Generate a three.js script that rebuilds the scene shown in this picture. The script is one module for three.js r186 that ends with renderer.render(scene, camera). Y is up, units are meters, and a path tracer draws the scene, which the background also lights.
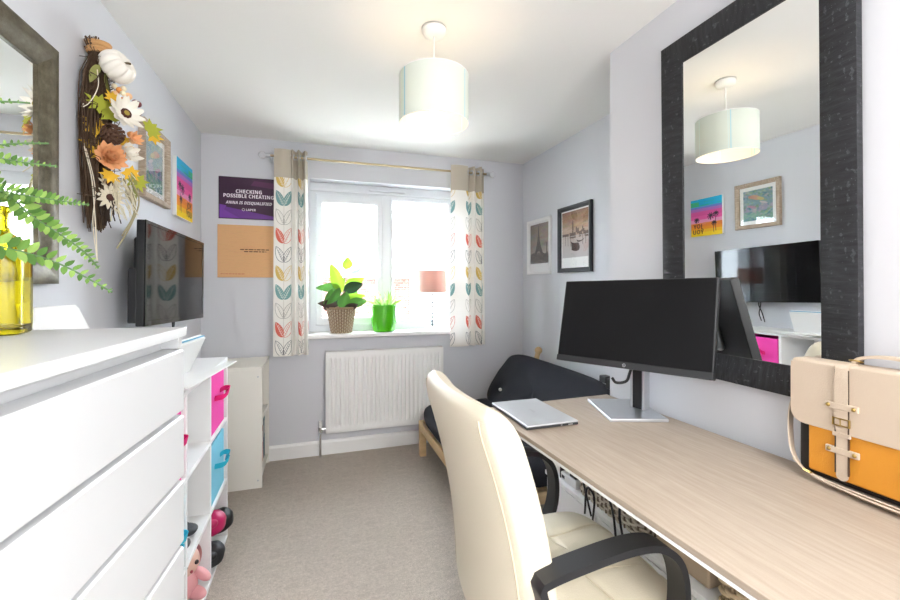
import * as THREE from 'three';
import { RoundedBoxGeometry } from 'three/addons/geometries/RoundedBoxGeometry.js';
import { RectAreaLightUniformsLib } from 'three/addons/lights/RectAreaLightUniformsLib.js';
import { mergeGeometries, toCreasedNormals } from 'three/addons/utils/BufferGeometryUtils.js';
import { ImprovedNoise } from 'three/addons/math/ImprovedNoise.js';

// ------------------------------------------------------------------ camera, sky, sun, exposure
const scene = new THREE.Scene();
const camera = new THREE.PerspectiveCamera(2 * Math.atan(300 / 417) * 180 / Math.PI, 1.5, 0.02, 200);
camera.position.set(0, 1.32, 0);
camera.rotation.y = -17.8 * Math.PI / 180;
camera.setViewOffset(900, 600, 0, 16, 900, 600);
const renderer = new THREE.WebGLRenderer({ antialias: true });
renderer.toneMapping = THREE.LinearToneMapping;
renderer.toneMappingExposure = 1.62;
renderer.shadowMap.enabled = true;
RectAreaLightUniformsLib.init();
scene.background = new THREE.Color(0.80, 0.90, 1.0);
scene.backgroundIntensity = 21;
const PENDANT_CD = 0.065, LANDING_FILL = 185, FILL_GLOBE_CD = 2.4;  // pendant lamp, then the two fill lamps added behind the camera

// ------------------------------------------------------------------ helpers
const V = (x, y, z) => new THREE.Vector3(x, y, z);
let seed = 12345;
const rnd = () => { seed |= 0; seed = seed + 0x6D2B79F5 | 0; let t = Math.imul(seed ^ seed >>> 15, 1 | seed); t = t + Math.imul(t ^ t >>> 7, 61 | t) ^ t; return ((t ^ t >>> 14) >>> 0) / 4294967296; };
const rr = (a, b) => a + (b - a) * rnd();
const noise = new ImprovedNoise();
const taken = {};
function numbered(n) { if (!(n in taken)) { taken[n] = 0; return n; } taken[n]++; return n + '_' + String(taken[n]).padStart(3, '0'); }
function shadows(o) { o.castShadow = true; o.receiveShadow = true; return o; }
function part(name, geo, mat, parent, p, r) {
  const m = shadows(new THREE.Mesh(Array.isArray(geo) ? merge(geo) : geo, mat));
  m.name = name; if (p) m.position.set(...p); if (r) m.rotation.set(...r);
  parent.add(m); return m;
}
function thing(name, label, category, p = [0, 0, 0], group) {
  const o = new THREE.Group(); o.name = numbered(name); o.position.set(...p);
  o.userData = { label, category }; if (group) o.userData.group = group;
  scene.add(o); return o;
}
function struct(name, geo, mat) { const m = part(numbered(name), geo, mat, scene); m.userData.kind = 'structure'; return m; }
function structGroup(name) { const o = new THREE.Group(); o.name = name; o.userData.kind = 'structure'; scene.add(o); return o; }
function merge(gs) {
  return mergeGeometries(gs.map(g => { let h = g.index ? g.toNonIndexed() : g.clone(); for (const k of Object.keys(h.attributes)) if (!['position', 'normal', 'uv'].includes(k)) h.deleteAttribute(k); if (!h.attributes.uv) h.setAttribute('uv', new THREE.BufferAttribute(new Float32Array(h.attributes.position.count * 2), 2)); return h; }));
}
// box given by its low and high corner, with rounded edges r
function bx(x0, y0, z0, x1, y1, z1, r = 0, seg = 2) {
  const w = x1 - x0, h = y1 - y0, d = z1 - z0;
  const g = r ? new RoundedBoxGeometry(w, h, d, seg, Math.min(r, w / 2.01, h / 2.01, d / 2.01)) : new THREE.BoxGeometry(w, h, d);
  g.translate((x0 + x1) / 2, (y0 + y1) / 2, (z0 + z1) / 2); return g;
}
// uv in metres, taken from the axis each face points along
function metric(g, s = 1, swap = false) {
  g = g.index ? g.toNonIndexed() : g.clone();
  const p = g.attributes.position, uv = new Float32Array(p.count * 2), a = V(0, 0, 0), b = V(0, 0, 0), c = V(0, 0, 0);
  for (let i = 0; i < p.count; i += 3) {
    a.fromBufferAttribute(p, i); b.fromBufferAttribute(p, i + 1).sub(a); c.fromBufferAttribute(p, i + 2).sub(a); b.cross(c);
    const ax = Math.abs(b.x), ay = Math.abs(b.y), az = Math.abs(b.z);
    for (let k = i; k < i + 3; k++) {
      const x = p.getX(k), y = p.getY(k), z = p.getZ(k);
      let u, v; if (ax >= ay && ax >= az) { u = z; v = y; } else if (ay >= az) { u = z; v = x; } else { u = x; v = y; }
      if (swap) [u, v] = [v, u];
      uv[k * 2] = u * s; uv[k * 2 + 1] = v * s;
    }
  }
  g.setAttribute('uv', new THREE.BufferAttribute(uv, 2)); return g;
}
// a surface from a function of (u, v) in 0..1; closed joins u = 1 to u = 0
function surf(fn, nu, nv, closed = false) {
  const pos = [], uv = [], idx = [], cu = closed ? nu : nu + 1;
  for (let j = 0; j <= nv; j++) for (let i = 0; i < cu; i++) { const p = fn(i / nu, j / nv); pos.push(p[0], p[1], p[2]); uv.push(p[3] ?? i / nu, p[4] ?? j / nv); }
  for (let j = 0; j < nv; j++) for (let i = 0; i < nu; i++) {
    const a = j * cu + i, b = j * cu + (i + 1) % cu, c = a + cu, d = b + cu;
    idx.push(a, b, d, a, d, c);
  }
  const g = new THREE.BufferGeometry();
  g.setAttribute('position', new THREE.Float32BufferAttribute(pos, 3)); g.setAttribute('uv', new THREE.Float32BufferAttribute(uv, 2));
  g.setIndex(idx); g.computeVertexNormals(); return g;
}
const curve = pts => new THREE.CatmullRomCurve3(pts.map(p => V(...p)), false, 'centripetal');
const tube = (pts, r, n = 24, k = 8, closed = false) => new THREE.TubeGeometry(new THREE.CatmullRomCurve3(pts.map(p => V(...p)), closed, 'centripetal'), n, r, k, closed);
const cyl = (r0, r1, h, x, y, z, n = 24, open = false) => new THREE.CylinderGeometry(r1, r0, h, n, 1, open).translate(x, y + h / 2, z);
const lathe = (pts, n = 40) => new THREE.LatheGeometry(pts.map(p => new THREE.Vector2(...p)), n);
const ball = (r, x, y, z, n = 16) => new THREE.SphereGeometry(r, n, Math.round(n * .7)).translate(x, y, z);
// a flat strip of width w (along side) and thickness t swept along a curve
function strip(pts, w, t, side, n = 40) {
  const c = curve(pts), s = V(...side).normalize();
  const ring = [[-1, -1], [1, -1], [1, 1], [-1, 1]];
  const pos = [], idx = [];
  for (let i = 0; i <= n; i++) {
    const p = c.getPointAt(i / n), T = c.getTangentAt(i / n), N = V(0, 0, 0).crossVectors(T, s).normalize();
    for (const [a, b] of ring) { const q = p.clone().addScaledVector(s, a * w / 2).addScaledVector(N, b * t / 2); pos.push(q.x, q.y, q.z); }
  }
  for (let i = 0; i < n; i++) for (let k = 0; k < 4; k++) { const a = i * 4 + k, b = i * 4 + (k + 1) % 4; idx.push(a, b, b + 4, a, b + 4, a + 4); }
  const e = n * 4; idx.push(0, 2, 1, 0, 3, 2, e, e + 1, e + 2, e, e + 2, e + 3);
  let g = new THREE.BufferGeometry(); g.setAttribute('position', new THREE.Float32BufferAttribute(pos, 3)); g.setIndex(idx);
  g = toCreasedNormals(g, 0.7); return g;
}
function bar(a, b, r, k = 6) { const A = V(...a), B = V(...b), d = B.clone().sub(A), g = new THREE.CylinderGeometry(r, r, d.length(), k); g.applyQuaternion(new THREE.Quaternion().setFromUnitVectors(V(0, 1, 0), d.normalize())); return g.translate(...A.add(B).multiplyScalar(.5).toArray()); }
// rectangular ring of boards (width w) round x0..x1, y0..y1 with depth z0..z1
function frame(x0, y0, x1, y1, w, z0, z1, bev = .003, wb = w, wt = w, wr = w) {
  const s = new THREE.Shape([[x0, y0], [x1, y0], [x1, y1], [x0, y1]].map(p => new THREE.Vector2(...p)));
  s.holes.push(new THREE.Path([[x0 + w, y0 + wb], [x0 + w, y1 - wt], [x1 - wr, y1 - wt], [x1 - wr, y0 + wb]].map(p => new THREE.Vector2(...p))));
  const g = new THREE.ExtrudeGeometry(s, { depth: z1 - z0 - 2 * bev, bevelEnabled: bev > 0, bevelSize: bev, bevelThickness: bev, bevelOffset: -bev, bevelSegments: 2 });
  return g.translate(0, 0, z0 + bev);
}
// one mitred board of a picture or mirror frame: outer edge a-b at distance, inner edge shorter by w at both ends; profile raised at the outside
function mitred(w, h, fw, d, inner = d * .6) {
  const out = [], X = w / 2, Y = h / 2;
  const C = [[-X, -Y, X, -Y], [X, -Y, X, Y], [X, Y, -X, Y], [-X, Y, -X, -Y]];
  for (const [ax, ay, bx_, by] of C) {
    const inx = v => Math.sign(v) * (Math.abs(v));
    const sh = (x, y, k) => [Math.sign(x) * (X - k), Math.sign(y) * (Y - k)];
    const prof = [[0, 0], [0, d * .9], [fw * .12, d], [fw * .55, d * .93], [fw * .8, inner], [fw, inner * .85], [fw, 0]];
    const pos = [], idx = [];
    for (const [k, z] of prof) { const a = sh(ax, ay, k), b = sh(bx_, by, k); pos.push(a[0], a[1], z, b[0], b[1], z); }
    for (let i = 0; i < prof.length - 1; i++) idx.push(i * 2, i * 2 + 1, i * 2 + 3, i * 2, i * 2 + 3, i * 2 + 2);
    const L = (prof.length - 1) * 2; idx.push(0, L, L + 1, 0, L + 1, 1);
    const g = new THREE.BufferGeometry(); g.setAttribute('position', new THREE.Float32BufferAttribute(pos, 3)); g.setIndex(idx);
    out.push(metric(toCreasedNormals(g, .5), 1, Math.abs(ax - bx_) > Math.abs(ay - by)));
  }
  return out;
}

// ------------------------------------------------------------------ textures and materials
function canvasTex(w, h, draw, srgb = true, rep) {
  const c = document.createElement('canvas'); c.width = w; c.height = h; draw(c.getContext('2d'), w, h);
  const t = new THREE.CanvasTexture(c); if (srgb) t.colorSpace = THREE.SRGBColorSpace;
  if (rep) { t.wrapS = t.wrapT = THREE.RepeatWrapping; t.repeat.set(...rep); }
  return t;
}
function dataTex(n, fn, srgb, rep = [1, 1], m = n) {
  const d = new Uint8Array(n * m * 4);
  for (let j = 0; j < m; j++) for (let i = 0; i < n; i++) { const c = fn(i / n, j / m, i, j), k = (j * n + i) * 4; d[k] = c[0]; d[k + 1] = c[1]; d[k + 2] = c[2]; d[k + 3] = 255; }
  const t = new THREE.DataTexture(d, n, m); t.magFilter = THREE.LinearFilter; t.minFilter = THREE.LinearMipmapLinearFilter; t.generateMipmaps = true;
  t.wrapS = t.wrapT = THREE.RepeatWrapping; t.repeat.set(...rep); if (srgb) t.colorSpace = THREE.SRGBColorSpace; t.needsUpdate = true; return t;
}
const M = (color, roughness = .6, o = {}) => new THREE.MeshStandardMaterial({ color, roughness, metalness: 0, ...o });
const P = (color, roughness = .6, o = {}) => new THREE.MeshPhysicalMaterial({ color, roughness, metalness: 0, ...o });
// noise that repeats over 0..1
function tn(u, v, fx, fy = fx, s = 0) {
  const A = u * Math.PI * 2, B = v * Math.PI * 2;
  return noise.noise(Math.cos(A) * fx / 6.28 + s, Math.sin(A) * fx / 6.28 + 7.3, v * 0 + Math.cos(B) * fy / 6.28 + 3.1) * .6 + noise.noise(Math.sin(B) * fy / 6.28 + s * 2, Math.cos(A) * fx / 6.28 + 1.7, Math.sin(A) * fx / 6.28) * .6;
}
const cl = (v) => Math.max(0, Math.min(255, v));
const carpetTex = dataTex(512, (u, v) => { const r = rnd(), g = tn(u, v, 30) * 14 + tn(u, v, 90) * 18, k = (r < .18 ? -46 : r > .8 ? 20 : 0) + rr(-22, 22) + g; return [cl(213 + k), cl(201 + k), cl(188 + k)]; }, true, [2.6, 2.6]);
const carpetBump = dataTex(512, (u, v) => { const k = cl(128 + rr(-90, 90) + tn(u, v, 60) * 60); return [k, k, k]; }, false, [3.7, 3.7]);
const oakTex = dataTex(1024, (u, v, i, j) => {
  const w = tn(u, v, 3, 14, 2) * .5, g = tn(u, v, 6, 90, 5) * 13 + tn(u, v, 24, 260, 9) * 9 + Math.sin((v * 26 + w * 5 + tn(u, v, 2, 8, 4) * 3) * 6.28) * 2.2 + rr(-4, 4);
  return [cl(164 + g * .7), cl(150 + g * .73), cl(135 + g * .8)];
}, true, [.9, 1.6]);
const plasterBump = dataTex(256, (u, v) => { const k = cl(128 + tn(u, v, 20) * 40 + tn(u, v, 60) * 40 + rr(-20, 20)); return [k, k, k]; }, false, [3, 3]);
const leatherBump = dataTex(256, (u, v) => { const k = cl(128 + tn(u, v, 46) * 90 + tn(u, v, 90) * 60); return [k, k, k]; }, false, [9, 9]);
const clothBump = dataTex(128, (u, v, i, j) => { const k = cl(128 + ((i % 4 < 2) === (j % 4 < 2) ? 50 : -50) + rr(-20, 20)); return [k, k, k]; }, false, [18, 18]);
const blackWoodTex = dataTex(512, (u, v) => {
  const g = tn(u, v, 5, 60, 3) * 16 + tn(u, v, 16, 160, 8) * 12 + Math.sin((v * 18 + tn(u, v, 4, 5, 1) * 2.6) * 6.28) * 4; let k = 30 + g + rr(-6, 6);
  if (tn(u, v, 40, 40, 6) > .42) k += rr(0, 60); if (rnd() < .0015) k += 130; return [cl(k), cl(k + 1), cl(k + 5)];
}, true, [2.2, 2.2]);
const blackWoodBump = dataTex(512, (u, v) => { const k = cl(128 + tn(u, v, 5, 60, 3) * 80 + tn(u, v, 16, 160, 8) * 70); return [k, k, k]; }, false, [2.2, 2.2]);
const oliveTex = dataTex(256, (u, v) => { const g = tn(u, v, 9, 14, 3) * 26 + tn(u, v, 40, 30, 5) * 20 + rr(-9, 9); return [cl(88 + g), cl(81 + g), cl(63 + g)]; }, true, [3, 3]);
const driftTex = dataTex(256, (u, v) => { const g = tn(u, v, 4, 50, 3) * 30 + tn(u, v, 12, 120, 5) * 26 + rr(-8, 8); return [cl(170 + g), cl(152 + g), cl(134 + g)]; }, true, [4, 4]);
const pineTex = dataTex(256, (u, v) => { const g = tn(u, v, 3, 40, 3) * 20 + rr(-4, 4); return [cl(214 + g), cl(182 + g), cl(136 + g)]; }, true, [2, 2]);

const mat = {
  wall: M(0xd8d9de, .9, { bumpMap: plasterBump, bumpScale: .0006 }),
  ceiling: M(0xf2f1ee, .95, { bumpMap: plasterBump, bumpScale: .0006 }),
  carpet: M(0xffffff, 1, { map: carpetTex, bumpMap: carpetBump, bumpScale: .006 }),
  gloss: M(0xd3d5d7, .35), white: M(0xf1f1f0, .5), melamine: M(0xf3f3f3, .42), upvc: P(0xe4e8ec, .3, { clearcoat: .3 }),
  offwhite: M(0xeeebe2, .5), enamel: M(0xf4f4f2, .35),
  oak: M(0xffffff, .48, { map: oakTex }), whiteMetal: M(0xeef0f1, .4),
  blackPlastic: M(0x1b1c1f, .45), blackGloss: P(0x0a0a0c, .05, { specularIntensity: .7 }), screenMatte: P(0x0c0d10, .55, { specularIntensity: .45 }),
  darkGrey: M(0x2b2d30, .5), silver: M(0xc9ccd0, .32, { metalness: .85 }), alu: M(0xd2d5d9, .38, { metalness: .55 }), chrome: M(0xe4e6e8, .08, { metalness: 1 }),
  brass: M(0xb59a5e, .3, { metalness: 1 }), mirror: M(0xf2f4f3, .0, { metalness: 1 }),
  blackWood: M(0xffffff, .62, { map: blackWoodTex, bumpMap: blackWoodBump, bumpScale: .002 }), olive: M(0xffffff, .42, { map: oliveTex, metalness: .35 }),
  drift: M(0xffffff, .7, { map: driftTex }), pine: M(0xffffff, .55, { map: pineTex }),
  cream: P(0xd6cdb8, .5, { bumpMap: leatherBump, bumpScale: .0008, clearcoat: .12, clearcoatRoughness: .5 }),
  bagCream: M(0xcfbda9, .5, { bumpMap: leatherBump, bumpScale: .0006 }), bagMustard: M(0xd9922c, .5, { bumpMap: leatherBump, bumpScale: .0006 }), bagBlack: M(0x1c1a1a, .45), bagEdge: M(0x4a3a2c, .7),
  futon: M(0x14161f, .95, { bumpMap: clothBump, bumpScale: .001 }), glass: P(0xffffff, 0, { transmission: 1, thickness: 0, ior: 1.45 }),
  pinkCloth: M(0xf045a8, .9, { bumpMap: clothBump, bumpScale: .0008 }), magenta: M(0xd81472, .8), blueCloth: M(0x7fcbe2, .9, { bumpMap: clothBump, bumpScale: .0008 }), cyan: M(0x2bb3cc, .8),
};

// ------------------------------------------------------------------ the room
const LW = -.783, BW = -3.38, AW = 1.777, RW = 1.31, ZR = .75, CH = 2.4, ZC = -1.63;
const WX0 = -.045, WX1 = 1.165, WY0 = .905, WY1 = 2.135;
struct('floor', metric(bx(-1.5, -.12, BW - .3, 1.9, 0, 2.3)), mat.carpet);
struct('ceiling', metric(bx(-1.5, CH, BW - .3, 1.9, CH + .12, 2.3)), mat.ceiling);
struct('wall_left', metric(bx(LW - .12, 0, BW - .3, LW, CH, ZR)), mat.wall);
struct('wall_back', metric(merge([bx(LW, 0, BW - .3, WX0, CH, BW), bx(WX1, 0, BW - .3, AW + .12, CH, BW), bx(WX0, 0, BW - .3, WX1, WY0, BW), bx(WX0, WY1, BW - .3, WX1, CH, BW)])), mat.wall);
struct('wall_alcove', metric(bx(AW, 0, BW, AW + .12, CH, ZC)), mat.wall);
struct('wall_right', metric(bx(RW, 0, ZC, AW + .12, CH, ZR)), mat.wall);
struct('wall_rear', metric(merge([bx(-1.5, 0, ZR, -.62, CH, ZR + .12), bx(.32, 0, ZR, 1.9, CH, ZR + .12), bx(-.62, 2.06, ZR, .32, CH, ZR + .12)])), mat.wall);
struct('wall_added_landing', metric(merge([bx(-1.5, 0, 2.1, 1.9, CH, 2.3), bx(-1.5, 0, ZR + .12, -1.3, CH, 2.1), bx(1.5, 0, ZR + .12, 1.9, CH, 2.1)])), mat.wall);  // unseen landing, added to house the fill lamp beyond the doorway
function skirting(name, len, p, rot) {
  const s = new THREE.Shape([[0, 0], [.017, 0], [.017, .092], [.011, .105], [0, .11]].map(a => new THREE.Vector2(...a)));
  const m = struct(name, new THREE.ExtrudeGeometry(s, { depth: len, bevelEnabled: false }), mat.enamel); m.position.set(...p); m.rotation.y = rot; return m;
}
skirting('baseboard_back', AW - LW, [AW, 0, BW], -Math.PI / 2);
skirting('baseboard_left', ZR - BW, [LW, 0, BW], 0);
skirting('baseboard_alcove', ZC - BW, [AW, 0, ZC], Math.PI);
skirting('baseboard_right', ZR - ZC, [RW, 0, ZR], Math.PI);
{ // lining of an unseen doorway, added to let fill light in from behind
  const d = structGroup('door_1');
  part('door_frame', [bx(-.62, 0, ZR - .015, -.58, 2.06, ZR + .135, .003), bx(.28, 0, ZR - .015, .32, 2.06, ZR + .135, .003), bx(-.58, 2.02, ZR - .015, .28, 2.06, ZR + .135, .003)], mat.enamel, d);
}
{ // window
  const w = structGroup('window_1'), zf = -3.5;
  part('window_sill', bx(-.075, .905, -3.56, 1.2, .937, -3.29, .008), mat.enamel, w);
  part('window_frame', [frame(WX0, .937, WX1, WY1, .045, zf - .07, zf, .003, .055, .095, .055), bx(.528, .985, zf - .07, .6, 2.045, zf + .002, .003)], mat.upvc, w);
  part('head_trim', [bx(WX0, 2.062, zf - .01, WX1, 2.082, zf + .016, .004), bx(.42, 2.088, zf - .01, .72, 2.104, zf + .012, .004)], mat.upvc, w);
  const sash = part('sash', frame(-.002, .99, .53, 2.042, .05, zf - .05, zf + .018, .006, .058, .068), mat.upvc, w);
  part('bead', frame(.6, .99, 1.112, 2.042, .014, zf - .05, zf + .006, .004, .022, .022), mat.upvc, w);
  part('pane', bx(.045, 1.045, zf - .036, .484, 1.978, zf - .03), mat.glass, w);
  part('pane', bx(.61, 1.008, zf - .036, 1.1, 2.024, zf - .03), mat.glass, w);
  part('handle', [bx(.494, 1.46, zf + .018, .518, 1.53, zf + .026, .004), bx(.499, 1.37, zf + .04, .513, 1.505, zf + .054, .006), cyl(.007, .007, .03, 0, 0, 0, 12).rotateX(Math.PI / 2).translate(.506, 1.495, zf + .02)], mat.upvc, sash);
}

// ------------------------------------------------------------------ outside the window
struct('wall_exterior', [bx(-9, -2.9, BW - .5, LW - .12, 5, BW - .3), bx(AW + .12, -2.9, BW - .5, 9, 5, BW - .3), bx(LW - .12, -2.9, BW - .5, AW + .12, -.12, BW - .3), bx(LW - .12, CH + .12, BW - .5, AW + .12, 5, BW - .3)], M(0xa8988c, .9));  // unseen outer wall of this house, added to shade the facade opposite
struct('ground', bx(-30, -3.1, -60, 40, -2.9, -3.8), M(0xb4b1a8, .95));
{
  const brickTex = canvasTex(256, 256, (c, w, h) => { c.fillStyle = '#8d8078'; c.fillRect(0, 0, w, h); for (let j = 0; j < 16; j++) for (let i = -1; i < 8; i++) { const k = rr(-14, 14); c.fillStyle = `rgb(${96 + k},${62 + k},${55 + k})`; c.fillRect(i * 32 + (j % 2) * 16 + 1, j * 16 + 1, 30, 14); } }, true, [.55, .83]);
  const roofTex = canvasTex(256, 256, (c, w, h) => { c.fillStyle = '#8f8b88'; c.fillRect(0, 0, w, h); for (let j = 0; j < 8; j++) for (let i = -1; i < 8; i++) { const k = rr(-10, 10); c.fillStyle = `rgb(${168 + k},${160 + k},${156 + k})`; c.fillRect(i * 32 + (j % 2) * 16, j * 32, 31, 28); } }, true, [.4, .4]);
  const brick = M(0xffffff, .9, { map: brickTex }), roofM = M(0xffffff, .9, { map: roofTex });
  function house(label, x0, x1, wallM, wins, ridge) {
    const h = thing('neighbouring_house', label, 'house', [0, -2.9, 0], 'houses outside the window');
    part('wall', metric(bx(x0, 0, -22, x1, 4.55, -14)), wallM, h);
    part('roof', metric(surf((u, v) => [x0 + u * (x1 - x0), v < .5 ? 4.45 + v * 2 * ridge : 4.5 + (1 - v) * 2 * ridge, -13.6 - v * 8.8], 2, 2), 1, true), roofM, h);
    part('gutter', bx(x0, 4.42, -13.95, x1, 4.54, -13.55, .03), mat.white, h);
    for (const [a, b, c, d] of wins) { const f = part('window', frame(a, b, c, d, .08, -14.02, -13.94, .004), mat.upvc, h); part('pane', bx(a + .06, b + .06, -14, c - .06, d - .06, -13.98), M(0x8fa0ad, .1), f); part('sill', bx(a - .08, b - .09, -14.1, c + .08, b, -13.9, .02), mat.white, f); }
    return h;
  }
  house('red brick house with grey tiled roof seen through the window panes', -9, 3.05, brick, [[-1.6, 2.5, -.3, 3.7], [.6, 2.2, 1.15, 3.2], [1.9, .2, 2.8, 2.3]], 2.9);
  const h2 = house('white rendered house seen through the window behind the pink lamp', 3.06, 12, M(0xe9e6e0, .9), [[4.2, 2.5, 5.4, 3.7]], 2.9);
  part('downpipe', cyl(.05, .05, 4.4, 3.14, 0, -13.93, 12), mat.white, h2);
}

// ------------------------------------------------------------------ desk and what lies under it
{
  const d = thing('desk', 'light oak topped desk with white metal legs along the wall', 'desk', [.972, 0, -.963]); d.rotation.y = .035;
  const X = .305, Z = .61;
  part('desk_top', metric(bx(-X, .8055, -Z, X, .82, Z, .002)), mat.oak, d); part('under_panel', bx(-X + .001, .797, -Z + .001, X - .001, .8053, Z - .001, .001), mat.whiteMetal, d);
  part('rail', [bx(-.17, .772, -Z + .015, -.14, .7968, Z - .015, .003), bx(.22, .772, -Z + .015, .25, .7968, Z - .015, .003), bx(-X + .01, .772, -Z + .01, X - .01, .7968, -Z + .04, .003), bx(-X + .01, .772, Z - .04, X - .01, .7968, Z - .01, .003)], mat.whiteMetal, d);
  for (const x of [-X + .022, X - .022]) for (const z of [-Z + .03, Z - .03]) part('leg', bx(x - .016, 0, z - .016, x + .016, .772, z + .016, .004), mat.whiteMetal, d);
}
{
  const c = thing('low_cabinet', 'long white low cabinet under the desk', 'cabinet', [1.12, 0, -1.19]);
  part('body', bx(-.11, .04, -.49, .08, .45, .57, .003), mat.melamine, c);
  part('top', bx(-.12, .45, -.5, .085, .47, .58, .004), mat.melamine, c);
  part('plinth', bx(-.1, 0, -.48, .075, .04, .56), mat.melamine, c);
  for (let k = 0; k < 3; k++) { const z = -.485 + k * .352, dd = part('door', bx(-.118, .05, z, -.11, .445, z + .346, .003), mat.melamine, c); part('knob', ball(.006, -.123, .3, z + .33, 12), mat.silver, dd); }
}
function weaveBox(o, w, d, h, ma, mb, rows, pitch, r) { // woven box with wavy rows round a rounded rectangle and upright stakes
  const path = (t, off) => { // rounded rectangle
    const R = .03, X = w / 2 - R + 0, Z = d / 2 - R, a = t * Math.PI * 2, n = 8;
    const c = Math.cos(a), s = Math.sin(a), k = 1 / Math.pow(Math.pow(Math.abs(c), n) + Math.pow(Math.abs(s), n), 1 / n);
    return [c * k * (w / 2 + off), s * k * (d / 2 + off)];
  };
  const gs = [], N = Math.round((2 * (w + d)) / pitch / 2) * 2;
  for (let j = 0; j < rows; j++) {
    const pts = [];
    for (let i = 0; i < N * 2; i++) { const off = Math.sin(i * Math.PI / 2 + (j % 2) * Math.PI + .78) * r * 1.1, [x, z] = path(i / (N * 2), off); pts.push([x, (j + .5) * h / rows + rr(-.002, .002), z]); }
    gs.push(tube(pts, r, N * 4, 5, true));
  }
  part('weave', gs, ma, o);
  const st = []; for (let i = 0; i < N; i++) { const [x, z] = path((i + .25) / N, 0); st.push(bar([x, 0, z], [x, h, z], r * .9, 5)); }
  part('stakes', st, mb, o);
  part('base', bx(-w / 2 + .01, .002, -d / 2 + .01, w / 2 - .01, .012, d / 2 - .01), mb, o);
  const rim = []; for (let i = 0; i < 60; i++) { const [x, z] = path(i / 60, 0); rim.push([x, h, z]); }
  part('rim', tube(rim, r * 1.5, 120, 6, true), ma, o);
}
{
  const o = thing('wicker_basket', 'whitewashed wicker basket with cables hanging over it under the desk', 'basket', [1.119, .4705, -1.29]);
  weaveBox(o, .19, .36, .19, M(0xd6ccbd, .85), M(0x7d7060, .9), 15, .022, .0042);
  part('lining', surf((u, v) => { const a = u * 6.2832, c = Math.cos(a), s = Math.sin(a), k = 1 / Math.pow(c ** 8 + s ** 8, 1 / 8); return [c * k * .083, .014 + v * .17, s * k * .17]; }, 40, 1, true), M(0xbfb19e, .95), o);
  const b = thing('seagrass_basket', 'low woven seagrass basket at the near end of the white cabinet', 'basket', [1.118, .4705, -.74]);
  weaveBox(b, .19, .2, .1, M(0xc2ad8e, .9), M(0x8d7a5e, .9), 7, .03, .0065);
  const bb = thing('storage_box', 'plain beige storage box beside the wicker basket under the desk', 'box', [1.125, .4705, -.975]);
  part('body', bx(-.09, 0, -.095, .09, .18, .095, .008), M(0xb7a48c, .9), bb); part('lid', bx(-.094, .165, -.099, .094, .2, .099, .008), M(0xb7a48c, .9), bb);
  const pb = thing('packaging_box', 'white printed cardboard box with black end on the cabinet under desk', 'box', [1.095, .4705, -1.638]);
  part('carton', bx(-.075, 0, -.05, .085, .2, .04, .002), mat.white, pb);
  part('black_end', bx(-.075, 0, .04, .085, .2, .046, .001), mat.blackPlastic, pb);
  part('printed_label', [bx(-.0762, .13, -.04, -.0748, .135, .02), bx(-.0762, .09, -.03, -.0748, .11, 0), bx(-.0762, .06, -.04, -.0748, .063, .03)], M(0x7a7d90, .7), pb);
  const ps = thing('power_strip', 'white power strip with black plug lying on the cabinet front edge', 'power strip', [1.038, .4705, -1.53]);
  part('housing', bx(-.022, 0, -.055, .022, .035, .055, .005), mat.white, ps); part('plug', bx(-.016, .035, .0, .018, .068, .045, .006), mat.blackPlastic, ps);
  part('switch', bx(-.023, .012, -.045, -.0215, .024, -.025), mat.darkGrey, ps);
  const cab = [[[1.03, .545, -1.525], [1.0, .6, -1.515], [.99, .72, -1.52], [1.0, .79, -1.51]], [[.985, .79, -1.45], [.99, .64, -1.44], [.994, .54, -1.39], [.992, .44, -1.34]], [[.985, .79, -1.27], [.99, .6, -1.26], [.992, .52, -1.22], [.99, .43, -1.2]], [[.985, .79, -1.2], [.992, .62, -1.18], [.992, .52, -1.185], [.99, .44, -1.16]], [[.992, .43, -1.38], [.99, .54, -1.36], [.988, .53, -1.32], [.99, .42, -1.33]]];
  const lb = ['black cable rising from the power strip to the desk', 'black cable draping over the far end of the wicker basket', 'black cable hanging over the middle of the wicker basket', 'black cable hanging over the near end of the wicker basket', 'short black cable loop beside the wicker basket foot'];
  cab.forEach((c, k) => { const t = thing('cable', lb[k], 'cable', c[0], 'cables under the desk'); part('wire', tube(c.map(q => [q[0] - c[0][0], q[1] - c[0][1], q[2] - c[0][2]]), .0042, 24, 6), mat.blackPlastic, t); });
}
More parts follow.
